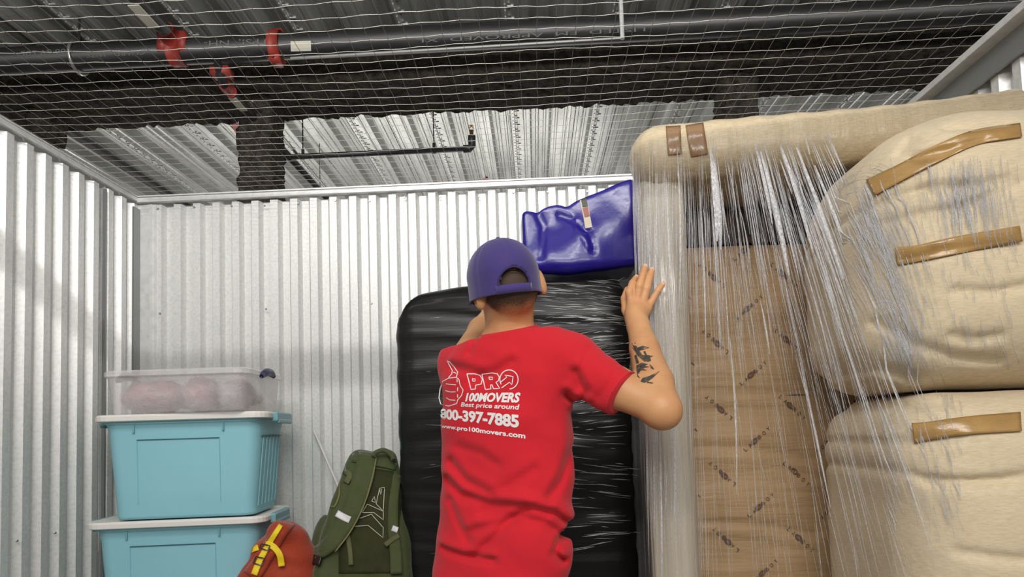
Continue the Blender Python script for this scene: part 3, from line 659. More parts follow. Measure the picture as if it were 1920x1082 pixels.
# ------------------------------------------------------------------ black wrapped mattress
mt = thing('mattress', 'tall mattress wrapped in black stretch film standing behind the person', 'mattress', (-.05, 2.5, 0))
ml = WY(738, 620, 2.33)[0]; mtz = 1.885
def fM(P):
    q = P - np.array([(ml + .345) / 2, 2.48, mtz / 2]); hx = (.345 - ml) / 2; 
    # left top corner is rounder and slightly lower
    zt = mtz / 2 - .02 - .10 * np.clip((-(q[:, 0]) - .12) / hx, 0, 1) ** 1.8
    k = np.abs(q - np.stack([0 * zt, 0 * zt, (zt - mtz / 2) / 2], 1)) - np.stack([0 * zt + hx, 0 * zt + .15, (zt + mtz / 2) / 2], 1) + .07
    d = np.linalg.norm(np.maximum(k, 0), axis=1) + np.minimum(k.max(1), 0) - .07
    c = np.linalg.norm(np.stack([q[:, 0] + hx - .13, q[:, 2] - (zt - .13)], 1), axis=1) - .13
    corner = (q[:, 0] < -hx + .13) & (q[:, 2] > zt - .13); d = np.where(corner, np.maximum(d, c), d)
    x, z = P[:, 0], P[:, 2]
    d = d + .0018 * np.sin(z * 45 + 2.2 * np.sin(x * 5 + z * 4)) + .001 * np.sin(z * 110 + 4 * np.sin(x * 4 + 1 + z * 7)) + .003 * np.sin(x * 6 + z * 5)
    return d * .85
o = link('wrapped_body', surf('wrapped_body', fM, (ml - .03, 2.27, -.02), (.50, 2.70, 1.96), .009), M_blackfilm, mt, True)
mbv = bvh_of(o.data)
# loose tight-pulled creases of the black film, ridges greyed to paint in its highlights
V = []; F = []
rs = np.random.RandomState(3)
for k in range(430):
    z = rs.rand(); 
    if z < .93: x = rs.uniform(-.02, .28); zz = rs.uniform(1.42, 1.86) if rs.rand() < .7 else rs.uniform(.9, 1.45)
    else: x = rs.uniform(ml + .03, .2); zz = rs.uniform(.8, 1.75)
    ln = rs.uniform(.02, .14); an = .16 * math.sin(zz * 9 + x * 4) + rs.normal(.02, .05); wd = rs.uniform(.0004, .0020) * (1 if z < .88 else .5); b0 = len(V); n = 6
    for q in range(n + 1):
        s = q / n; xx = x + ln * s; z2 = zz + ln * s * an + .0012 * math.sin(s * 3 + k); ww = wd * math.sin(PI * min(.96, max(.04, s)))
        h = mbv.ray_cast(Vector((xx, 1.9, z2)), Vector((0, 1, 0))); y = h[0].y if h[0] is not None else 2.33
        V += [(xx, y - .0005, z2 - ww), (xx, y - .0012 - ww * 1.2, z2), (xx, y - .0005, z2 + ww)]
    for q in range(n):
        for c in (0, 1): a = b0 + 3 * q + c; F.append((a, a + 3, a + 4, a + 1))
M_ridge = mat('black_film_ridge_glint', (.30, .30, .30), .15, 0, 1.0, coat=1)
o = link('film_crease_glints', mesh('film_crease_glints', V, F), M_ridge, mt, True); o['kind'] = 'stuff'
# ------------------------------------------------------------------ blue vinyl bag on top
bg = thing('storage_bag', 'glossy royal blue zipped vinyl bag resting on top of the black mattress', 'bag', (.17, 2.5, 1.9))
bx0 = WY(976, 440, 2.36)[0]
def fB(P):
    x, y, z = P.T; cx = (bx0 + .392) / 2; hx = (.392 - bx0) / 2
    top = 2.155 + .085 * np.clip((x - .10) / .3, -.2, 1) + .012 * np.exp(-((x - .085) / .06) ** 2) - .012 * np.exp(-((x - .14) / .02) ** 2)
    k = np.stack([np.abs(x - cx) - hx + .025, np.abs(y - 2.49) - .13 + .03, np.maximum(z - top, 1.905 - z) + .025], 1)
    d = np.linalg.norm(np.maximum(k, 0), axis=1) + np.minimum(k.max(1), 0) - .025
    front = np.clip((2.50 - y) / .12, 0, 1)
    # dented lower half that catches the corridor light
    s = z - (1.905 + .13 + .35 * (x - .15)); d = d + front * (.022 * np.tanh(s * 18) * np.exp(-((x - .13) / .16) ** 2))
    d = d + front * groove(P, [tuple(p) for p in xz([(1098, 432), (1075, 408), (1050, 398)], 2.35)], .012, .010)
    d = d + front * groove(P, xz([(1106, 432), (1112, 470)], 2.35), .012, .008)
    d = d + front * groove(P, xz([(1000, 375), (1020, 420), (1015, 480)], 2.35), .014, .008) - front * groove(P, xz([(1080, 408), (1082, 425), (1105, 462)], 2.35), .012, .008)
    return d * .8 + .001 * np.sin(x * 40 + z * 33)
o = link('bag_body', surf('bag_body', fB, (bx0 - .04, 2.3, 1.87), (.5, 2.68, 2.30), .007), M_vinyl, bg, True); bb = bvh_of(o.data)
def poly_on(bvh, pts, off, tdef, name, m, parent, label=None):
    V = [cast(bvh, x, y, off, tdef)[0] for x, y in pts]; return link(name, mesh(name, V, [tuple(range(len(V)))]), m, parent, label=label)
V, F = ribbon_on(bb, [(1092, 370, 12), (1098, 395, 13), (1104, 427, 13)], 13, .003, 6, 4, 2.35); o = link('tag_sleeve', mesh('tag', V, F), mat('cream_card', (.55, .48, .36), .5), bg); thick(o, .0015)
V, F = ribbon_on(bb, [(1094, 372, 10), (1096, 380, 10), (1097, 387, 10)], 10, .0055, 3, 4, 2.35); link('tag_band', mesh('tag', V, F), mat('dark_green_card', (.03, .05, .03), .5), bg, label='dark green band of the tag')
V, F = ribbon_on(bb, [(1097, 388, 10), (1099, 397, 10), (1101, 406, 10)], 10, .0055, 3, 4, 2.35); link('tag_band', mesh('tag', V, F), mat('rust_card', (.30, .09, .06), .5), bg, label='rust red band of the tag')
#, (1020, 374, 4), (1060, 366, 4), (1076, 366, 4), (1082, 372, 5), (1120, 356, 5), (1178, 343, 5)], 5, .004, 6, 3, 2.35)
#, (984, 420, 12), (992, 455, 10), (1000, 480, 8)], 10, .004, 6, 4, 2.35); o = link('end_gusset', mesh('g', V, F), M_vinyl2, bg, True); thick(o, .002)

# ------------------------------------------------------------------ plastic bins
def tote(px_fl, px_fr, tl, w, d, h, label, deg=6.5, recess=True, name='storage_bin'):
    """px_fl/px_fr: measured front corners of the lid"""
    A = W(*px_fl, tl); ang = math.radians(deg); Mx = rotz(ang); z1 = A[2]
    cen = A + Mx @ np.array([w / 2, d / 2, 0]); cx, cy = cen[0], cen[1]
    t = thing(name, label, 'bin', (cx, cy, z1 - h), 'stacked blue bins with white lids')
    def R(ww, dd, r, z): return rrect(ww, dd, r, z, Mx, (cx, cy, 0))
    bw, bd = w - .05, d - .05; m = MB()
    rings = [R(bw * .86, bd * .86, .04, z1 - h), R(bw * .885, bd * .885, .05, z1 - h + .012)]
    for s in (.3, .6, .9): rings.append(R(bw * (.885 + .095 * s), bd * (.885 + .095 * s), .05, z1 - h + .012 + (h - .03) * s))
    rings += [R(bw, bd, .05, z1 - .022), R(bw + .012, bd + .012, .05, z1 - .020), R(bw + .012, bd + .012, .05, z1 - .008)]
    m.loft(rings); m.build('bin_body', M_teal, t, True)
    t.children[-1].data.polygons.foreach_set('use_smooth', [len(p.vertices) == 4 for p in t.children[-1].data.polygons])
    m = MB().loft([R(w - .012, d - .012, .05, z1 - .014), R(w, d, .055, z1 - .011), R(w, d, .055, z1 + .003), R(w - .010, d - .010, .05, z1 + .010), R(w - .04, d - .04, .04, z1 + .010), R(w - .05, d - .05, .04, z1 + .004)]); m.build('lid', M_lid, t)
    def P(x, y, z): return Mx @ np.array([x, y, 0]) + np.array([cx, cy, z])
    for sx in (-1, 1):
        m = MB().box(P(sx * (w / 2 + .004), 0, z1 - .008), (.012, .100, .018), Mx, .006); m.box(P(sx * (w / 2 + .012), 0, z1 - .024), (.007, .088, .008), Mx, .004); m.build('latch', M_teald, t)
    def front_y(z): s = (z - (z1 - h)) / h; return -bd / 2 * (.885 + .11 * s)
    for x in (-w * .27, w * .24):
        z = z1 - .04; MB().box(P(x, front_y(z) - .003, z), (.003, .004, .014), Mx, .001).build('tab', M_teald, t)
    if recess:
        z = z1 - .078; MB().box(P(-w * .02, front_y(z) - .0005, z), (w * .235, .002, .0013), Mx).build('recess_line', M_groove, t)
        for x in (-.255, .215):
            m = MB(); za, zb = z1 - .08, z1 - h + .05; r = [P(x * w + q, front_y(zz) - o_, zz) for zz in (zb, za) for q, o_ in ((-.0012, .0), (0, .0018), (.0012, .0))]; m.add(r, [(0, 1, 4, 3), (1, 2, 5, 4)]); m.build('panel_edge', M_teal, t)
    for k in range(6):   # upright ribs on the end wall
        y = -.11 + k * .042; m = MB(); pts = []
        for zz in (z1 - h + .03, z1 - .075):
            s = (zz - (z1 - h)) / h; xs = bw / 2 * (.885 + .11 * s); pts += [P(xs - .001, y - .003, zz), P(xs + .0018, y, zz), P(xs - .001, y + .003, zz)]
        m.add(pts, [(0, 1, 4, 3), (1, 2, 5, 4)]); m.build('end_rib', M_teal, t)
    zz = z1 - .075; s = 1 - .075 / h; xs = bw / 2 * (.885 + .11 * s); MB().box(P(xs + .001, -.01, zz), (.003, .12, .0018), Mx).build('recess_line', M_groove, t)
    return t, A, Mx, cx, cy, z1
b2 = tote((150, 988), None, 2.24, .605, .39, .385, 'lower visible light blue bin with white lid, cut off at the bottom of the view')
b1 = tote((166, 785), None, 2.26, .59, .385, W(166, 785, 2.26)[2] - b2[5] - .012, 'upper light blue bin with white lid, beneath the clear bin')
z3 = b2[5] - .385; t3 = thing('storage_bin', 'bottom light blue bin under the two others, below the view', 'bin', (b2[3], b2[4], 0), 'stacked blue bins with white lids')
m = MB().loft([rrect(.5, .33, .04, 0, b2[2], (b2[3], b2[4], 0)), rrect(.56, .38, .04, z3 - .02, b2[2], (b2[3], b2[4], 0))]); m.build('bin_body', M_teal, t3)
m = MB().loft([rrect(.62, .41, .04, z3 - .02, b2[2], (b2[3], b2[4], 0)), rrect(.62, .41, .04, z3 - .002, b2[2], (b2[3], b2[4], 0))]); m.build('lid', M_lid, t3)
# clear bin on top
A = W(184, 699, 2.27); Mx = rotz(math.radians(1.5)); w3, d3 = .51, .375; ct = b1[5] + .010; z1 = A[2]; cen = A + Mx @ np.array([w3 / 2, d3 / 2, 0]); cx, cy = cen[0], cen[1]
t = thing('clear_storage_bin', 'clear frosted plastic bin with pinkish contents on top of the blue bins', 'bin', (cx, cy, ct))
def uvbox(me):
    uv = me.uv_layers.new(name='UVMap')
    for p in me.polygons:
        for li in p.loop_indices: c = me.vertices[me.loops[li].vertex_index].co; uv.data[li].uv = (c.x * 2 + c.y, c.z * 2 + c.y * .5)
R = lambda ww, dd, r, z: rrect(ww, dd, r, z, Mx, (cx, cy, 0))
m = MB().loft([R(w3 * .90, d3 * .88, .035, ct), R(w3 * .92, d3 * .90, .04, ct + .008), R(w3 * .96, d3 * .95, .04, z1 - .02), R(w3 * .98, d3 * .97, .04, z1 - .014)], True, False); o = m.build('bin_body', M_frost, t, True); uvbox(o.data)
m = MB().loft([R(w3 - .01, d3 - .01, .04, z1 - .018), R(w3, d3, .045, z1 - .014), R(w3, d3, .045, z1), R(w3 - .012, d3 - .012, .04, z1 + .006), R(w3 - .05, d3 - .05, .04, z1 + .006), R(w3 - .06, d3 - .06, .04, z1 + .001)]); o = m.build('lid', M_frost, t); uvbox(o.data)
P3 = lambda x, y, z: Mx @ np.array([x, y, 0]) + np.array([cx, cy, z])
for sx in (-1, 1):
    m = MB(); pts = [P3(sx * (w3 / 2 + .006), y, z1 - .020 + .022 * math.cos(y * 22)) for y in np.linspace(-.07, .05, 9)]; m.tube(pts, [.008, .012, .014, .015, .015, .015, .014, .012, .008], 8); m.build('latch', M_navy, t, True)
for (x, y, r, zz, mm, lab) in ((-.125, -.06, (.110, .10, .060), .066, M_rose, 'wide rose bundle at the left in the clear bin'), (.045, -.06, (.062, .09, .062), .068, M_rose, 'rose bundle in the middle of the clear bin'), (.165, -.06, (.055, .10, .056), .062, M_lilac, 'lilac bundle at the right in the clear bin'), (.02, .10, (.18, .05, .045), .06, M_cream, 'cream bundle at the rear of the clear bin')):
    c = P3(x, y, ct + zz)
    def fb(P, c=c, r=r, x=x): return ell(P, c, r, Mx) + .006 * np.sin(P[:, 0] * 50 + x * 40) * np.sin(P[:, 2] * 70 + P[:, 1] * 30)
    me = surf('fabric_bundle', fb, c - np.array(r).max() - .02, c + np.array(r).max() + .03, .008)
    b = thing('fabric_bundle', lab, 'bundle', (c[0], c[1], ct + .01)); link('bundle_body', me, mm, b, True)
    me2 = me.copy(); 
    for v in me2.vertices: v.co += v.normal * .006 + Vector((0, 0, .003 * math.sin(v.co.x * 90)))
    me2.materials.clear(); me2.materials.append(M_bagfilm); o = link('clear_bag', me2, None, b, False); uvbox(o.data)

# ------------------------------------------------------------------ cardboard box that carries the packs (below the view)
t = thing('cardboard_box', 'plain cardboard box under the backpacks, below the view', 'box', (-.62, 2.32, 0)); MB().box((-.69, 2.38, .30), (.17, .30, .30), bev=.005).build('box_body', M_card, t); MB().box((-.69, 2.38, .602), (.166, .03, .001)).build('tape_strip', M_tape, t)
# ------------------------------------------------------------------ olive backpack
bp = thing('backpack', 'large olive green backpack with shoulder straps facing out, leaning on the wall', 'backpack', (-.62, 2.35, .65))
pt = WY(697, 830, 2.42); pbm = WY(664, 1250, 2.15); ax = pt - pbm; hgt = np.linalg.norm(ax); ax /= hgt
sidev = np.array([1, 0, 0]) - ax * ax[0]; sidev /= np.linalg.norm(sidev); sidev = sidev * math.cos(.12) + np.cross(ax, sidev) * math.sin(.12); fv = np.cross(ax, sidev); MP = np.stack([sidev, fv, ax], 1)
cP = pbm + ax * hgt / 2 + fv * .12
def fP(P):
    q = (P - cP) @ MP; x, y, z = q.T; s = np.clip(z / (hgt / 2), -1, 1)
    hx = .168 - .075 * np.clip(s + .1, 0, 1) ** 1.3; hy = .115 - .035 * np.clip(s, 0, 1) ** 2
    k = np.stack([np.abs(x) - hx, np.abs(y) - hy, np.abs(z) - hgt / 2], 1) + .045; d = np.linalg.norm(np.maximum(k, 0), axis=1) + np.minimum(k.max(1), 0) - .045
    d = smin(d, ell(P, cP + sidev * -.165 + ax * -.04 + fv * .02, (.045, .075, .19), MP), .03)      # side pocket
    d = d + .004 * np.sin(z * 38 + x * 20) + .003 * np.sin(x * 60 + z * 25 + y * 30); return d * .85
o = link('pack_body', surf('pack_body', fP, cP - np.array([.36, .32, .44]), cP + np.array([.34, .32, .40]), .008), M_olive, bp, True); pk = bvh_of(o.data)
def strap(bvh, path, wdt, off, m, parent, name='strap', th=.004, t=2.3, label=None, sm=True):
    V, F = ribbon_on(bvh, path, wdt, off, 8, 6, t); o = link(name, mesh(name, V, F), m, parent, sm, label); thick(o, th); return o
strap(pk, [(712, 880, 78), (705, 930, 100), (695, 980, 108), (690, 1030, 110), (690, 1075, 110)], 100, .004, M_olived, bp, 'back_panel', .004)
strap(pk, [(660, 852, 26), (705, 857, 32), (745, 866, 30)], 30, .010, M_olive, bp, 'top_yoke', .006)
strap(pk, [(690, 852, 34), (680, 895, 38), (664, 945, 38), (640, 990, 34), (612, 1025, 28), (578, 1042, 20)], 36, .026, M_olive, bp, 'shoulder_strap', .012)
strap(pk, [(745, 890, 14), (738, 940, 18), (737, 990, 20), (742, 1040, 22), (744, 1075, 22)], 20, .024, M_olive, bp, 'shoulder_strap', .012)
strap(pk, [(706, 856, 2.5), (698, 895, 2.5), (683, 945, 2.5), (658, 995, 2.5), (628, 1035, 2.5)], 3, .028, M_seam, bp, 'strap_piping', .002)
strap(pk, [(631, 962, 13), (645, 970, 13), (656, 975, 13)], 13, .030, M_reflect, bp, 'reflective_band', .002)
strap(pk, [(735, 990, 11), (746, 994, 11)], 11, .028, M_reflect, bp, 'reflective_band', .002)
strap(pk, [(636, 976, 10), (650, 1000, 9), (656, 1030, 9), (658, 1060, 9)], 9, .012, M_web, bp, 'webbing_strap', .003)
strap(pk, [(722, 1022, 9), (735, 1012, 9), (748, 1004, 9)], 9, .028, M_web, bp, 'webbing_strap', .003)
strap(pk, [(640, 880, 10), (655, 890, 12), (648, 905, 12)], 10, .012, M_web, bp, 'webbing_loop', .004)
strap(pk, [(604, 908, 12), (618, 896, 14), (632, 905, 12)], 12, .012, M_olived, bp, 'side_strap', .004)
strap(pk, [(650, 845, 3), (636, 880, 3), (615, 925, 3), (595, 965, 3)], 3, .006, M_seam, bp, 'side_piping', .002)
strap(pk, [(634, 905, 3), (636, 925, 3), (628, 948, 3), (618, 950, 3)], 3, .006, M_seam, bp, 'pocket_piping', .002)
strap(pk, [(643, 862, 4), (645, 874, 4), (647, 884, 4)], 4, .014, M_grey, bp, 'ring', .003)
strap(pk, [(568, 1050, 14), (585, 1048, 18), (600, 1052, 16)], 16, .030, M_blackpl, bp, 'buckle', .006)
m = MB(); a = WY(700, 856, 2.40); b = WY(738, 862, 2.40); mid = (a + b) / 2 + ax * .030; m.tube(catmull([a, a + ax * .016 + (b - a) * .1, mid, b + ax * .016 - (b - a) * .1, b], 5), .009, 8); m.build('grab_handle', M_olive, bp, True)
# thread emblem: open outlines
def line_on(bvh, polys, wd, off, name, m, parent, tdef=2.3, closed=True, label=None):
    V = []; F = []
    for pts in polys:
        P = [np.array(p, float) for p in pts]; 
        if closed: P = P + [P[0]]
        Q = []
        for a, b in zip(P[:-1], P[1:]):
            n = max(1, int(np.linalg.norm(b - a) / 5))
            for k in range(n): Q.append(a + (b - a) * k / n)
        Q.append(P[-1]); b0 = len(V)
        for i, p in enumerate(Q):
            t_ = Q[min(i + 1, len(Q) - 1)] - Q[max(i - 1, 0)]; t_ /= np.linalg.norm(t_) + 1e-9; nn = np.array([-t_[1], t_[0]]) * wd / 2
            V.append(cast(bvh, *(p + nn), off, tdef)[0]); V.append(cast(bvh, *(p - nn), off, tdef)[0])
        for i in range(len(Q) - 1): F.append((b0 + 2 * i, b0 + 2 * i + 1, b0 + 2 * i + 3, b0 + 2 * i + 2))
    return link(name, mesh(name, V, F), m, parent, label=label)
def c2(x, y, s=3.5825, ox=420, oy=780): return (ox + x / s, oy + y / s)
line_on(pk, [[c2(1045, 487), c2(1078, 478), c2(1070, 640), c2(1022, 590)], [c2(1046, 500), c2(1060, 492), c2(1053, 528)], [c2(992, 572), c2(1010, 540), c2(1018, 582)], [c2(928, 650), c2(962, 592), c2(1070, 640), c2(1070, 698), c2(1008, 650)], [c2(872, 742), c2(905, 690), c2(990, 660), c2(1070, 750), c2(1068, 818), c2(968, 735)]], 1.1, .010, 'thread_emblem', M_emblem, bp, label='angular emblem outlined in pale thread')
# ------------------------------------------------------------------ red pack
rp = thing('red_pack', 'orange red pack with yellow webbing lying between the blue bins and the olive backpack', 'bag', (-.86, 2.2, .65))
cR = WY(522, 1060, 2.28)
def fRp(P):
    q = P - cR; d = ell(P, cR + np.array([.01, .04, -.06]), (.118, .11, .205), rotz(.2)); d = smin(d, cone(P, cR + np.array([-.07, -.04, -.05]), cR + np.array([.015, -.02, .115]), .06, .04), .03)
    return d * .9 + .004 * np.sin(q[:, 0] * 50 + q[:, 2] * 30) + .003 * np.sin(q[:, 2] * 90 + q[:, 0] * 20)
o = link('pack_body', surf('pack_body', fRp, cR - np.array([.22, .22, .42]), cR + np.array([.24, .26, .24]), .007), M_packred, rp, True); rb = bvh_of(o.data)
strap(rb, [(560, 967, 18), (535, 985, 26), (510, 1020, 30), (485, 1060, 32), (470, 1080, 32)], 28, .012, M_packred, rp, 'shoulder_strap', .010)
strap(rb, [(527, 984, 9), (512, 1007, 10), (497, 1032, 11), (484, 1058, 12), (476, 1078, 12)], 11, .020, M_yellow, rp, 'yellow_webbing', .003)
strap(rb, [(497, 1020, 11), (512, 1025, 12), (524, 1040, 12), (528, 1062, 12)], 12, .022, M_yellow, rp, 'yellow_webbing', .003)
strap(rb, [(484, 1026, 10), (470, 1030, 13), (456, 1042, 12), (452, 1056, 10)], 12, .012, M_yellow, rp, 'yellow_webbing', .003)
strap(rb, [(536, 966, 7), (550, 964, 8), (562, 963, 7)], 7, .014, M_yellow, rp, 'yellow_webbing', .003)
strap(rb, [(560, 961, 8), (572, 966, 9), (584, 968, 8)], 8, .012, M_blackpl, rp, 'grab_handle', .006)
line_on(rb, [[(490, 1020), (506, 1023), (502, 1032), (487, 1028)], [(480, 1044), (496, 1047), (490, 1060), (475, 1056)]], 2.4, .028, 'buckle', M_blackpl, rp, 2.2)
# white strip leaning against the wall
a = WY(589, 808, 2.74); b = WY(640, 925, 2.68); ws = thing('plastic_strip', 'slim white plastic strip poking up behind the olive backpack', 'strip', (b[0], b[1], b[2] - .5))
m = MB(); m.tube([a, a + (b - a) * 2.5], .0055, 6); m.build('strip_body', M_cord, ws)

# ------------------------------------------------------------------ person
pe = thing('person', 'person from behind in red printed T-shirt and purple cap, hands on the wrapped furniture', 'person', (-.05, 1.72, 0))
th = math.radians(28); TA = np.array([math.cos(th), -math.sin(th), 0]); TB = np.array([math.sin(th), math.cos(th), 0])
zs = [0.80, .93, 1.02, 1.12, 1.25, 1.36, 1.46, 1.54]
lf = [806, 812, 816, 822, 830, 826, 826, 840]; rt = [1050, 1056, 1070, 1071, 1073, 1076, 1074, 1050]
def row_py(z): return 809 - (z - 1.32) * 722
cxs, aw = [], []
for z, a, b in zip(zs, lf, rt):
    y = row_py(z); A0 = W(a, y, 1.74); B0 = W(b, y, 1.70); cxs.append((A0[0] + B0[0]) / 2); aw.append((B0[0] - A0[0]) / 2)
aw = np.array(aw); bb_ = np.array([.115, .112, .11, .108, .115, .122, .115, .09]); aa_ = np.sqrt(np.maximum(aw ** 2 - (bb_ * math.sin(th)) ** 2, .01)) / math.cos(th)
FOLD = [(([(828, 905), (860, 932), (920, 946), (985, 948), (1040, 962), (1068, 985)]), .013, .015), ([(905, 960), (965, 965), (1020, 978), (1060, 1005)], .016, .012), ([(838, 870), (870, 905), (915, 925)], .014, .010),
        ([(985, 955), (945, 985), (915, 1020), (885, 1045)], .012, .009), ([(836, 945), (855, 985), (875, 1018)], .012, .008), ([(822, 1040), (870, 1048), (925, 1050)], .010, .012), ([(838, 680), (870, 690), (900, 700)], .013, .008), ([(960, 678), (925, 698), (880, 712)], .013, .006),
        ([(1075, 775), (1072, 840), (1050, 900), (1030, 930)], .014, .008), ([(1085, 770), (1095, 735), (1078, 700)], .011, .012), ([(1062, 740), (1080, 755), (1100, 762)], .010, .010), ([(875, 655), (880, 635), (888, 625)], .008, .006), ([(860, 840), (900, 850), (930, 870)], .012, .004),
        ([(1065, 1000), (1045, 1015), (1040, 1035), (1055, 1050)], .010, .010), ([(1100, 655), (1085, 700), (1083, 730)], .012, .003), ([(1000, 880), (960, 905), (930, 930)], .014, .004), ([(880, 1000), (920, 985), (960, 975)], .012, .007), ([(1150, 690), (1140, 720), (1120, 745)], .012, .004)]
FOLD = [([tuple(W(x, y, 1.62)[[0, 2]]) for x, y in p], a, b) for p, a, b in FOLD]
SR = W(1072, 683, 1.665); SE = W(1157, 733, 1.60); SL = W(872, 682, 1.83); SLE = W(893, 655, 1.97)
EL = W(1238, 765, 1.56); WR = W(1197, 612, 1.755)
EL2 = W(905, 622, 2.02); WR2 = W(948, 560, 2.24)
def torso(P, grow=0.):
    z = P[:, 2]; cx = np.interp(z, zs, cxs); a = np.interp(z, zs, aa_) + grow; b = np.interp(z, zs, bb_) + grow
    qx = P[:, 0] - cx; qy = P[:, 1] - 1.74; u = (qx * TA[0] + qy * TA[1]) / a; v = (qx * TB[0] + qy * TB[1]) / b
    r = (np.abs(u) ** 2.3 + np.abs(v) ** 2.3) ** (1 / 2.3); d = (r - 1) * np.minimum(a, b) * 1.05
    return d
def fShirt(P):
    d = torso(P, .0); d = smax(d, P[:, 2] - 1.53, .06); d = smax(d, .84 - P[:, 2], .01)
    d = smin(d, chain(P, [SL, W(920, 668, 1.76), W(1010, 665, 1.70), SR], [.066, .085, .085, .070]), .05)
    d = smin(d, cone(P, W(955, 650, 1.735), W(957, 632, 1.73), .085, .066), .05)
    d = smin(d, cone(P, SR, SE, .074, .0575), .03); d = smin(d, cone(P, SL, SLE, .064, .055), .03)
    front = np.clip((1.80 - P[:, 1]) / .1, 0, 1)
    for p, a, b in FOLD: d = d + 1.35 * front * (groove(P, p, a, b) - .45 * groove(P + np.array([0, 0, -1.6 * a]), p, a * 1.3, b))
    d = d + .0018 * np.sin(P[:, 0] * 37 + 2 * np.sin(P[:, 2] * 21)) + .0012 * np.sin(P[:, 2] * 60 + P[:, 0] * 30)
    # sleeve ends are cut square, neck opening cut
    n1 = (SE - SR) / np.linalg.norm(SE - SR); cut = (P - SE) @ n1; near = np.linalg.norm(P - SE, axis=1) < .11; d = np.where(near, np.maximum(d, cut - .018), d)
    n2 = (SLE - SL) / np.linalg.norm(SLE - SL); cut = (P - SLE) @ n2; near = np.linalg.norm(P - SLE, axis=1) < .09; d = np.where(near, np.maximum(d, cut - .01), d)
    return smax(d, P[:, 2] - (1.573 + .10 * (P[:, 0] + .05)), .006) * .9
SH = surf('tshirt', fShirt, (-.34, 1.50, .82), (.26, 2.08, 1.64), .005); shirt = link('tshirt', SH, M_shirt, pe, True)
# head frame
hf = np.array([-.26, .95, -.14]); hf /= np.linalg.norm(hf); hu = np.array([-.27, .02, 1.]); hu -= hf * (hu @ hf); hu /= np.linalg.norm(hu); hr = np.cross(hf, hu); MH = np.stack([hr, hf, hu], 1)
HC = W(948, 528, 1.70)
def hp(x, y, z): return HC + hr * x + hf * y + hu * z
NB = W(956, 655, 1.745); NT = W(953, 575, 1.725)
def palm_pts():
    K = lambda x, y, t: W(x, y, t + .030)
    return dict(index=[K(1184, 570, 1.762), K(1180, 548, 1.765), K(1186, 531, 1.780), K(1192, 522, 1.797)], middle=[K(1194, 568, 1.762), K(1199, 536, 1.760), K(1205, 516, 1.772), K(1209, 502, 1.792)],
                ring=[K(1205, 570, 1.762), K(1213, 540, 1.763), K(1218, 521, 1.775), K(1222, 508, 1.793)], little=[K(1213, 580, 1.762), K(1226, 558, 1.768), K(1234, 544, 1.768), K(1242, 534, 1.777)],
                thumb=[K(1184, 602, 1.760), K(1174, 582, 1.785), K(1171, 560, 1.805), K(1176, 543, 1.815)])
FG = palm_pts(); FR = dict(index=(.0115, .0108, .0100, .0088), middle=(.0115, .0108, .0100, .0088), ring=(.0112, .0104, .0096, .0085), little=(.0105, .0094, .0086, .0077), thumb=(.015, .0125, .0105, .0088))
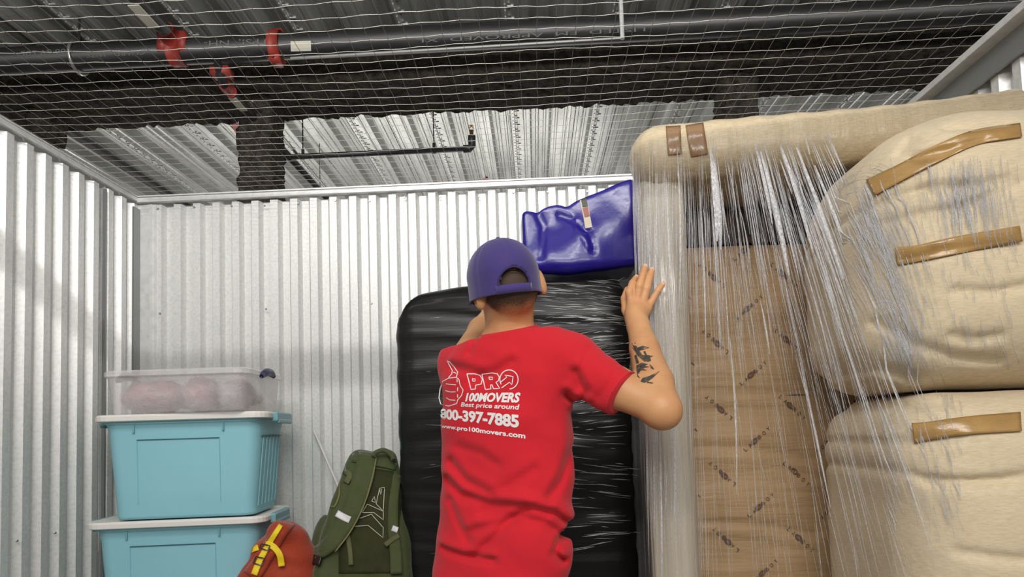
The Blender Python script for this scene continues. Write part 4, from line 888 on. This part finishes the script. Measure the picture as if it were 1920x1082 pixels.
def fBody(P):
    d = torso(P, -.034); d = smax(d, P[:, 2] - 1.50, .08)
    d = smin(d, chain(P, [SL, W(925, 672, 1.76), W(1005, 668, 1.70), SR], [.046, .060, .060, .050]), .05)
    # neck, head, face
    n = cone(P, NB, NT, .064, .056); n = smin(n, cone(P, W(925, 662, 1.76), W(945, 600, 1.745), .03, .03), .03); n = smin(n, cone(P, W(990, 660, 1.72), W(968, 600, 1.73), .03, .03), .03)
    d = smin(d, n, .03)
    h = ell(P, hp(0, .005, .008), (.073, .093, .096), MH); h = smin(h, ell(P, hp(0, .045, -.06), (.052, .055, .058), MH), .04); h = smin(h, ell(P, hp(0, -.035, -.035), (.060, .05, .06), MH), .03)
    h = smin(h, cone(P, hp(0, .098, .02), hp(0, .112, -.015), .008, .012), .012); h = smin(h, ell(P, hp(0, .090, -.085), (.022, .016, .014), MH), .015); h = smin(h, ell(P, hp(0, .096, -.047), (.024, .010, .008), MH), .008)
    for s in (-1, 1): h = smax(h, -ell(P, hp(s * .03, .098, .018), (.014, .012, .010), MH), .012)
    d = smin(d, h, .025)
    for s in (-1, 1):   # ears with rim and hollow
        c = hp(s * .085, -.014, -.026); e = ell(P, c, (.014, .021, .036), MH @ rotz(s * -.45)); e = smax(e, -ell(P, c + hr * s * .010 + hf * .004, (.008, .011, .021), MH @ rotz(s * -.45)), .004); d = smin(d, e, .006)
    # right arm
    e = chain(P, [SR, (SR + EL) / 2 + np.array([0, 0, -.004]), EL], [.052, .049, .041], .02); e = smin(e, ell(P, EL + np.array([.008, -.006, -.014]), (.038, .034, .036)), .02)
    f1 = EL + (WR - EL) * .28; f2 = EL + (WR - EL) * .7
    e = smin(e, chain(P, [EL, f1, f2, WR], [.045, .048, .037, .029], .01), .02)
    pm1 = W(1192, 590, 1.78); e = smin(e, cone(P, WR, pm1, .027, .026), .015)
    pal = None
    for k in ('index', 'middle', 'ring', 'little'):
        c = cone(P, W(1190 + (FGX[k] - 1194) * .3, 600, 1.78), FG[k][0], .018, .0135); pal = c if pal is None else smin(pal, c, .014)
    e = smin(e, pal, .014)
    for k, v in FG.items():
        c = chain(P, v, FR[k], .004); e = smin(e, c, .004 if k != 'thumb' else .008)
    d = smin(d, e, .012)
    # left arm, mostly hidden behind the head
    l = chain(P, [SL, EL2, (EL2 + WR2) / 2, WR2], [.050, .043, .038, .028], .02); lt = W(968, 530, 2.315); l = smin(l, cone(P, WR2, lt, .028, .022), .012)
    for q, (dx, dz, ln) in enumerate(((-.034, .03, .05), (-.014, .05, .065), (.008, .05, .07), (.028, .045, .062), (.045, .03, .05))):
        kn = lt + np.array([dx * .6, .0, .012]); l = smin(l, chain(P, [kn, kn + np.array([dx * .5, .012, ln * .5]), kn + np.array([dx * .8, .006, ln])], (.011, .0095, .0075), .004), .006)
    return smin(d, l, .01) * .95
FGX = dict(index=1184, middle=1194, ring=1206, little=1216)
BD = surf('body', lambda P: fBody(P), (-.30, 1.50, .80), (.44, 2.40, 1.86), .0036, .02)
body = link('body', BD, M_skin, pe, True)
for s in (-1, 1):
    m = MB(); c = hp(s * .03, .086, .018); ring = []
    for i in range(7):
        a = -PI / 2 + PI * i / 6; ring.append([c + .0125 * (math.cos(a) * (math.cos(b) * hr + math.sin(b) * hf) + math.sin(a) * hu) for b in np.linspace(0, 2 * PI, 11)[:-1]])
    m.loft(ring); m.build('eye', M_eye, pe, True)
# fingernails
for k in ('index', 'middle', 'ring', 'little'):
    v = FG[k]; tip = v[3]; dr = (v[3] - v[2]) / np.linalg.norm(v[3] - v[2]); nrm = np.array([0, -1, .25]); nrm = nrm - dr * (nrm @ dr); nrm /= np.linalg.norm(nrm); sd = np.cross(dr, nrm); r = FR[k][3]
    V = [tip + nrm * r * (.98 if abs(a) < .3 else .86) + sd * a * r * 1.1 + dr * b for b in (-.004, .004, .007) for a in (-.55, 0, .55)]; F = [(0, 1, 4, 3), (1, 2, 5, 4), (3, 4, 7, 6), (4, 5, 8, 7)]; link('fingernail', mesh('nail', V, F), mat('nail', (.66, .40, .28), .35), pe, True) if k == 'index' else link('fingernail', mesh('nail', V, F), bpy.data.materials['nail'], pe, True)
# hair: cropped shell below the cap with a faded edge
m_h = bpy.data.materials.new('cropped_brown_hair'); m_h.use_nodes = True; nt = m_h.node_tree; b = nt.nodes['Principled BSDF']; b.inputs['Base Color'].default_value = (.055, .028, .014, 1); b.inputs['Roughness'].default_value = .7
at = nt.nodes.new('ShaderNodeAttribute'); at.attribute_name = 'fade'; no = nt.nodes.new('ShaderNodeTexNoise'); no.inputs['Scale'].default_value = 420; no.inputs['Detail'].default_value = 3; tc = nt.nodes.new('ShaderNodeTexCoord'); nt.links.new(tc.outputs['Object'], no.inputs['Vector'])
ma = nt.nodes.new('ShaderNodeMath'); ma.operation = 'ADD'; nt.links.new(at.outputs['Fac'], ma.inputs[0]); nt.links.new(no.outputs[0], ma.inputs[1]); mr = nt.nodes.new('ShaderNodeMapRange'); mr.inputs['From Min'].default_value = .78; mr.inputs['From Max'].default_value = 1.35; nt.links.new(ma.outputs[0], mr.inputs[0])
tr = nt.nodes.new('ShaderNodeBsdfTransparent'); mx = nt.nodes.new('ShaderNodeMixShader'); nt.links.new(mr.outputs[0], mx.inputs[0]); nt.links.new(tr.outputs[0], mx.inputs[1]); nt.links.new(b.outputs[0], mx.inputs[2]); nt.links.new(mx.outputs[0], nt.nodes['Material Output'].inputs[0])
def hair_w(P):
    q = (P - HC) @ MH; line = -.112 + .02 * np.abs(q[:, 0]) / .07 + np.clip((q[:, 1] + .02) / .06, 0, 1) * .09
    return (q[:, 2] - line) / .045, q
co = np.zeros(len(BD.vertices) * 3, np.float32); BD.vertices.foreach_get('co', co); co = co.reshape(-1, 3).astype(float); nr = np.zeros(len(BD.vertices) * 3, np.float32); BD.vertices.foreach_get('normal', nr); nr = nr.reshape(-1, 3)
hw, q = hair_w(co); ear = (np.abs(q[:, 0]) > .068) & (q[:, 1] > -.06) & (q[:, 2] < .04); keep = (hw > -.1) & (np.linalg.norm(q, axis=1) < .16) & (q[:, 1] < .09) & ~ear & (q[:, 2] > -.11)
pol = np.zeros(len(BD.loops), np.int32); BD.loops.foreach_get('vertex_index', pol); pol = pol.reshape(-1, 4); pol = pol[keep[pol].all(1)]; uq, inv = np.unique(pol, return_inverse=True)
hm = mesh_np('hair', co[uq] + nr[uq] * .0018, inv.reshape(-1, 4)); at_ = hm.attributes.new('fade', 'FLOAT', 'POINT'); at_.data.foreach_set('value', np.clip(hw[uq], 0, 1).astype(np.float32)); link('hair', hm, m_h, pe, True)
# cap
cap = thing('cap', '', '', (0, 0, 0)); bpy.data.objects.remove(cap)
CC = W(943, 519, 1.70) ; ch = np.array([-.26, .95, .06]); ch /= np.linalg.norm(ch); cu_ = np.array([-.10, -.08, 1.]); cu_ -= ch * (cu_ @ ch); cu_ /= np.linalg.norm(cu_); cr = np.cross(ch, cu_)
def cpt(az, el, k=1.):   # az 0 = back
    x = math.sin(az) * math.cos(el); y = -math.cos(az) * math.cos(el); z = math.sin(el)
    pw = 1 + .015 * abs(math.cos(3 * az)) * math.cos(el)
    return CC + cr * x * .0915 * pw * k + ch * y * .108 * pw * k + cu_ * (z * (.086 if z > 0 else .086) * k)
V = []; F = []; na, ne = 96, 40; e0 = -.72
el_of = lambda j: e0 + (PI / 2 - e0 - .02) * j / ne
vid = {}
for j in range(ne + 1):
    for i in range(na):
        az = 2 * PI * i / na; el = el_of(j); azn = (az + PI) % (2 * PI) - PI
        lowfix = max(0, math.cos(azn * 1)) ; el_ = el
        # flare: below the equator the crown runs straight down
        x = math.cos(max(el, -.05)); p = CC + cr * math.sin(az) * .0925 * x + ch * -math.cos(az) * .110 * x + cu_ * (.097 * math.sin(el) if el > 0 else .084 * math.sin(el))
        seam = abs(((azn / (PI / 3)) + .5) % 1 - .5); p = p - (p - CC) * .018 * math.exp(-(seam / .035) ** 2) * (1 if el < 1.4 else 0)
        V.append(p); vid[(i, j)] = (azn, el)
for j in range(ne):
    for i in range(na):
        azn, el = vid[(i, j)]; a2 = abs(azn); 
        if el > -.46 and ((a2 / .42) ** 2 + ((el + .46) / .50) ** 2) < 1: continue
        F.append((j * na + i, j * na + (i + 1) % na, (j + 1) * na + (i + 1) % na, (j + 1) * na + i))
V.append(CC + cu_ * .097); tp = len(V) - 1
for i in range(na): F.append((ne * na + i, ne * na + (i + 1) % na, tp))
me = mesh('cap_crown', V, F); capo = bpy.data.objects.new('cap', None); COL.objects.link(capo); capo.parent = pe; capo.location = (0, 0, 0)
capo.location = Vector(CC) - pe.location
def clink(name, me, m, smooth=True):
    o = bpy.data.objects.new(name, me); COL.objects.link(o); me.materials.append(m); o.parent = capo; o.matrix_parent_inverse = Matrix.Translation(-Vector(CC)); me.polygons.foreach_set('use_smooth', [smooth] * len(me.polygons)); return o
o = clink('crown', me, M_cap); thick(o, .002)
mb_ = MB().tube([CC + cu_ * .094, CC + cu_ * .098, CC + cu_ * .1015], [.008, .0075, .004], 12); clink('button', mesh('button', mb_.V, mb_.F), M_cap)
# opening piping and the adjusting strap
mm = MB(); pts = []
for s in np.linspace(0, PI, 21):
    az = .43 * math.cos(s); el = -.46 + .51 * math.sin(s); x = math.cos(max(el, -.05)); pts.append(CC + cr * math.sin(az) * .094 * x + ch * -math.cos(az) * .1115 * x + cu_ * (.095 if el > 0 else .084) * math.sin(el))
mm.tube(pts, .0022, 6); clink('opening_binding', mesh('b', mm.V, mm.F), M_capd)
V = []; F = []
for i in range(15):
    az = -.5 + i / 14
    for el in (-.74, -.44): V.append(CC + cr * math.sin(az) * .0945 * math.cos(.0) + ch * -math.cos(az) * .1125 + cu_ * .084 * math.sin(el))
F = [(2 * i, 2 * i + 2, 2 * i + 3, 2 * i + 1) for i in range(14)]; thick(clink('strap', mesh('strap', V, F), M_cap), .002)
V = []; F = []; nb = 20   # brim
for j in range(5):
    for i in range(nb + 1):
        az = PI + (i / nb - .5) * 2.0; r = 1 + j / 4 * .62 * max(0, math.cos((i / nb - .5) * 2.6)) ** .6
        V.append(CC + cr * math.sin(az) * .094 * (1 + (r - 1) * .35) + ch * -math.cos(az) * .112 * r + cu_ * (-.036 - .012 * (r - 1) - .03 * abs(i / nb - .5) ** 2 * 2))
F = [(j * (nb + 1) + i, j * (nb + 1) + i + 1, (j + 1) * (nb + 1) + i + 1, (j + 1) * (nb + 1) + i) for j in range(4) for i in range(nb)]; thick(clink('brim', mesh('brim', V, F), M_cap), .003)
# T-shirt collar
sb = bvh_of(SH)
mm = MB(); pts = []
for s in np.linspace(0, 2 * PI, 33):
    c = W(956, 628, 1.735); x = math.cos(s) * .071; y = math.sin(s) * .066; p = c + np.array([x, y, .010 * (x / .068) - .012 * (-y / .062 if y < 0 else 0) + .007]); pts.append(p)
mm.tube(pts, .0075, 8, False); o = link('collar', mesh('collar', mm.V, mm.F), M_shirt, shirt, True)
n1 = (SE - SR) / np.linalg.norm(SE - SR); a1 = np.cross(n1, [0, 0, 1]); a1 /= np.linalg.norm(a1); a2 = np.cross(n1, a1)
mm = MB(); mm.tube([SE + n1 * .012 + .0575 * (math.cos(s) * a1 + math.sin(s) * a2) for s in np.linspace(0, 2 * PI, 29)], .003, 6, False); link('sleeve_hem', mesh('hem', mm.V, mm.F), M_shirt, shirt, True)
# printing on the back of the shirt
def prt(body, x0, x1, y0l, y0r, hl, hr_, shear=0, bold=0, comp=.0, spacing=1.0, slant=0):
    def f(u, v):
        uu = u + comp * (u * u - u); px = x0 + (x1 - x0) * uu; return px + slant * v * 10, (y0l + (y0r - y0l) * uu) - v * (hl + (hr_ - hl) * uu)
    return print_on(sb, body, f, .0016, 'white_lettering', M_print, shirt, shear, bold, spacing, 1.62)
prt('100MOVERS', 872, 976, 752, 754, 15, 18, .28, .042, .12)
prt('Best price around', 864, 974, 762, 768, 8, 10, .18, .022, .10)
prt('800-397-7885', 826, 973, 784, 801, 18, 23, 0, .042, .22, .98)
prt('www.pro100movers.com', 827, 985, 802, 822, 7, 10, 0, .034, .25, 1.02)
def c1(x, y, s=4.92, ox=780, oy=640): return (ox + x / s, oy + y / s)
P_ = [[(470, 300), (540, 300), (590, 315), (612, 350), (600, 395), (550, 405), (548, 440), (508, 445)], [(520, 345), (545, 348), (545, 368), (525, 368)]]
R__ = [[(608, 305), (700, 292), (750, 300), (768, 330), (760, 365), (738, 378), (772, 435), (715, 438), (700, 400), (690, 400), (690, 440), (640, 445)], [(672, 330), (705, 332), (705, 352), (678, 352)]]
circ = [(858 + 84 * math.cos(a), 352 + 88 * math.sin(a)) for a in np.linspace(2.6, 2.6 + 5.2, 30)]
arrow = [(775, 382), (838, 330), (820, 312), (895, 325), (885, 400), (862, 378), (790, 430)]
line_on(sb, [[c1(*p) for p in q] for q in P_ + R__], 1.7, .0016, 'outline_lettering', M_print, shirt, 1.62)
line_on(sb, [[c1(*p) for p in circ], [c1(*p) for p in arrow]], 1.7, .0016, 'circle_arrow_emblem', M_print, shirt, 1.62, False)
thumb = [[(228, 580), (212, 520), (222, 440), (245, 370), (300, 340), (370, 332), (395, 350), (408, 410), (435, 450), (420, 500), (385, 540), (375, 575), (300, 598), (228, 580)], [(300, 335), (330, 300), (335, 270), (310, 225), (288, 180), (310, 190), (350, 235), (385, 285), (378, 310), (372, 330)], [(345, 285), (372, 295)], [(275, 392), (320, 398), (368, 402)], [(270, 455), (320, 468), (365, 466)], [(278, 520), (310, 540), (362, 545)], [(378, 350), (380, 378)], [(385, 425), (382, 460)], [(382, 490), (385, 520)]]
line_on(sb, [[c1(*p) for p in q] for q in thumb], 1.6, .0016, 'thumbs_up_emblem', M_print, shirt, 1.62, False)
# tattoo on the right forearm
bb2 = bvh_of(BD)
def c3(x, y, s=3.8625, ox=1140, oy=460): return (ox + x / s, oy + y / s)
TT = [[(195, 765), (215, 740), (250, 727), (300, 740), (270, 752), (235, 760), (205, 785)], [(160, 720), (205, 728), (245, 790), (285, 830), (268, 845), (215, 800), (190, 760)], [(270, 765), (285, 800), (278, 812), (255, 770)], [(240, 795), (290, 795), (330, 800), (305, 812), (312, 835), (290, 845), (262, 830)],
      [(190, 800), (205, 790), (225, 850), (205, 860)], [(205, 870), (240, 850), (290, 860), (260, 872), (300, 880), (250, 890), (280, 905), (235, 905), (215, 935), (205, 900)], [(300, 860), (325, 880), (335, 900), (310, 890)], [(235, 985), (250, 960), (300, 945), (375, 910), (330, 955), (290, 985), (262, 995)], [(285, 985), (330, 995), (320, 1000), (280, 995)], [(205, 900), (215, 940), (235, 965), (212, 950)], [(165, 705), (180, 712), (176, 718)], [(190, 700), (203, 708), (196, 712)]]
V = []; F = []
for q in TT:
    n0 = len(V); cx_ = sum(p[0] for p in q) / len(q); cy_ = sum(p[1] for p in q) / len(q)
    V.append(cast(bb2, *c3(cx_, cy_), .0014, 1.6)[0]); P = []
    for a, b in zip(q, q[1:] + q[:1]): P += [a, ((a[0] + b[0]) / 2, (a[1] + b[1]) / 2)]
    for p in P: V.append(cast(bb2, *c3(*p), .0014, 1.6)[0])
    F += [(n0, n0 + 1 + i, n0 + 1 + (i + 1) % len(P)) for i in range(len(P))]
link('tattoo', mesh('tattoo', V, F), M_tattoo, body, label='dark feathered tattoo on the right forearm')
# jeans and shoes (below the view)
hipc = np.array([np.interp(.85, zs, cxs), 1.74, .86])
KL = hipc + TA * -.10 + np.array([0, .04, -.42]); KR = hipc + TA * .10 + np.array([0, .02, -.42]); FL = hipc + TA * -.12 + np.array([.0, .02, -.80]); FR_ = hipc + TA * .13 + np.array([0, -.04, -.80])
def fJ(P):
    d = ell(P, hipc, (.178, .118, .15), np.stack([TA, TB, [0, 0, 1]], 1))
    for s, k, f in ((-1, KL, FL), (1, KR, FR_)): d = smin(d, chain(P, [hipc + TA * s * .085 + np.array([0, 0, -.05]), k, f], [.098, .068, .055], .02), .03)
    return d
link('jeans', surf('jeans', fJ, (-.42, 1.5, .0), (.30, 2.0, 1.06), .012), M_jeans, pe, True)
for f in (FL, FR_):
    def fS(P, f=f): return smax(smin(cone(P, (f[0], f[1] - .02, .05), tuple(np.array([f[0], f[1], .045]) + TB * .16), .048, .040), cone(P, (f[0], f[1], .05), (f[0], f[1], .10), .05, .05), .02), .004 - P[:, 2], .005)
    link('shoe', surf('shoe', fS, (f[0] - .16, f[1] - .14, -.012), (f[0] + .22, f[1] + .28, .18), .009), M_shoe, pe, True)
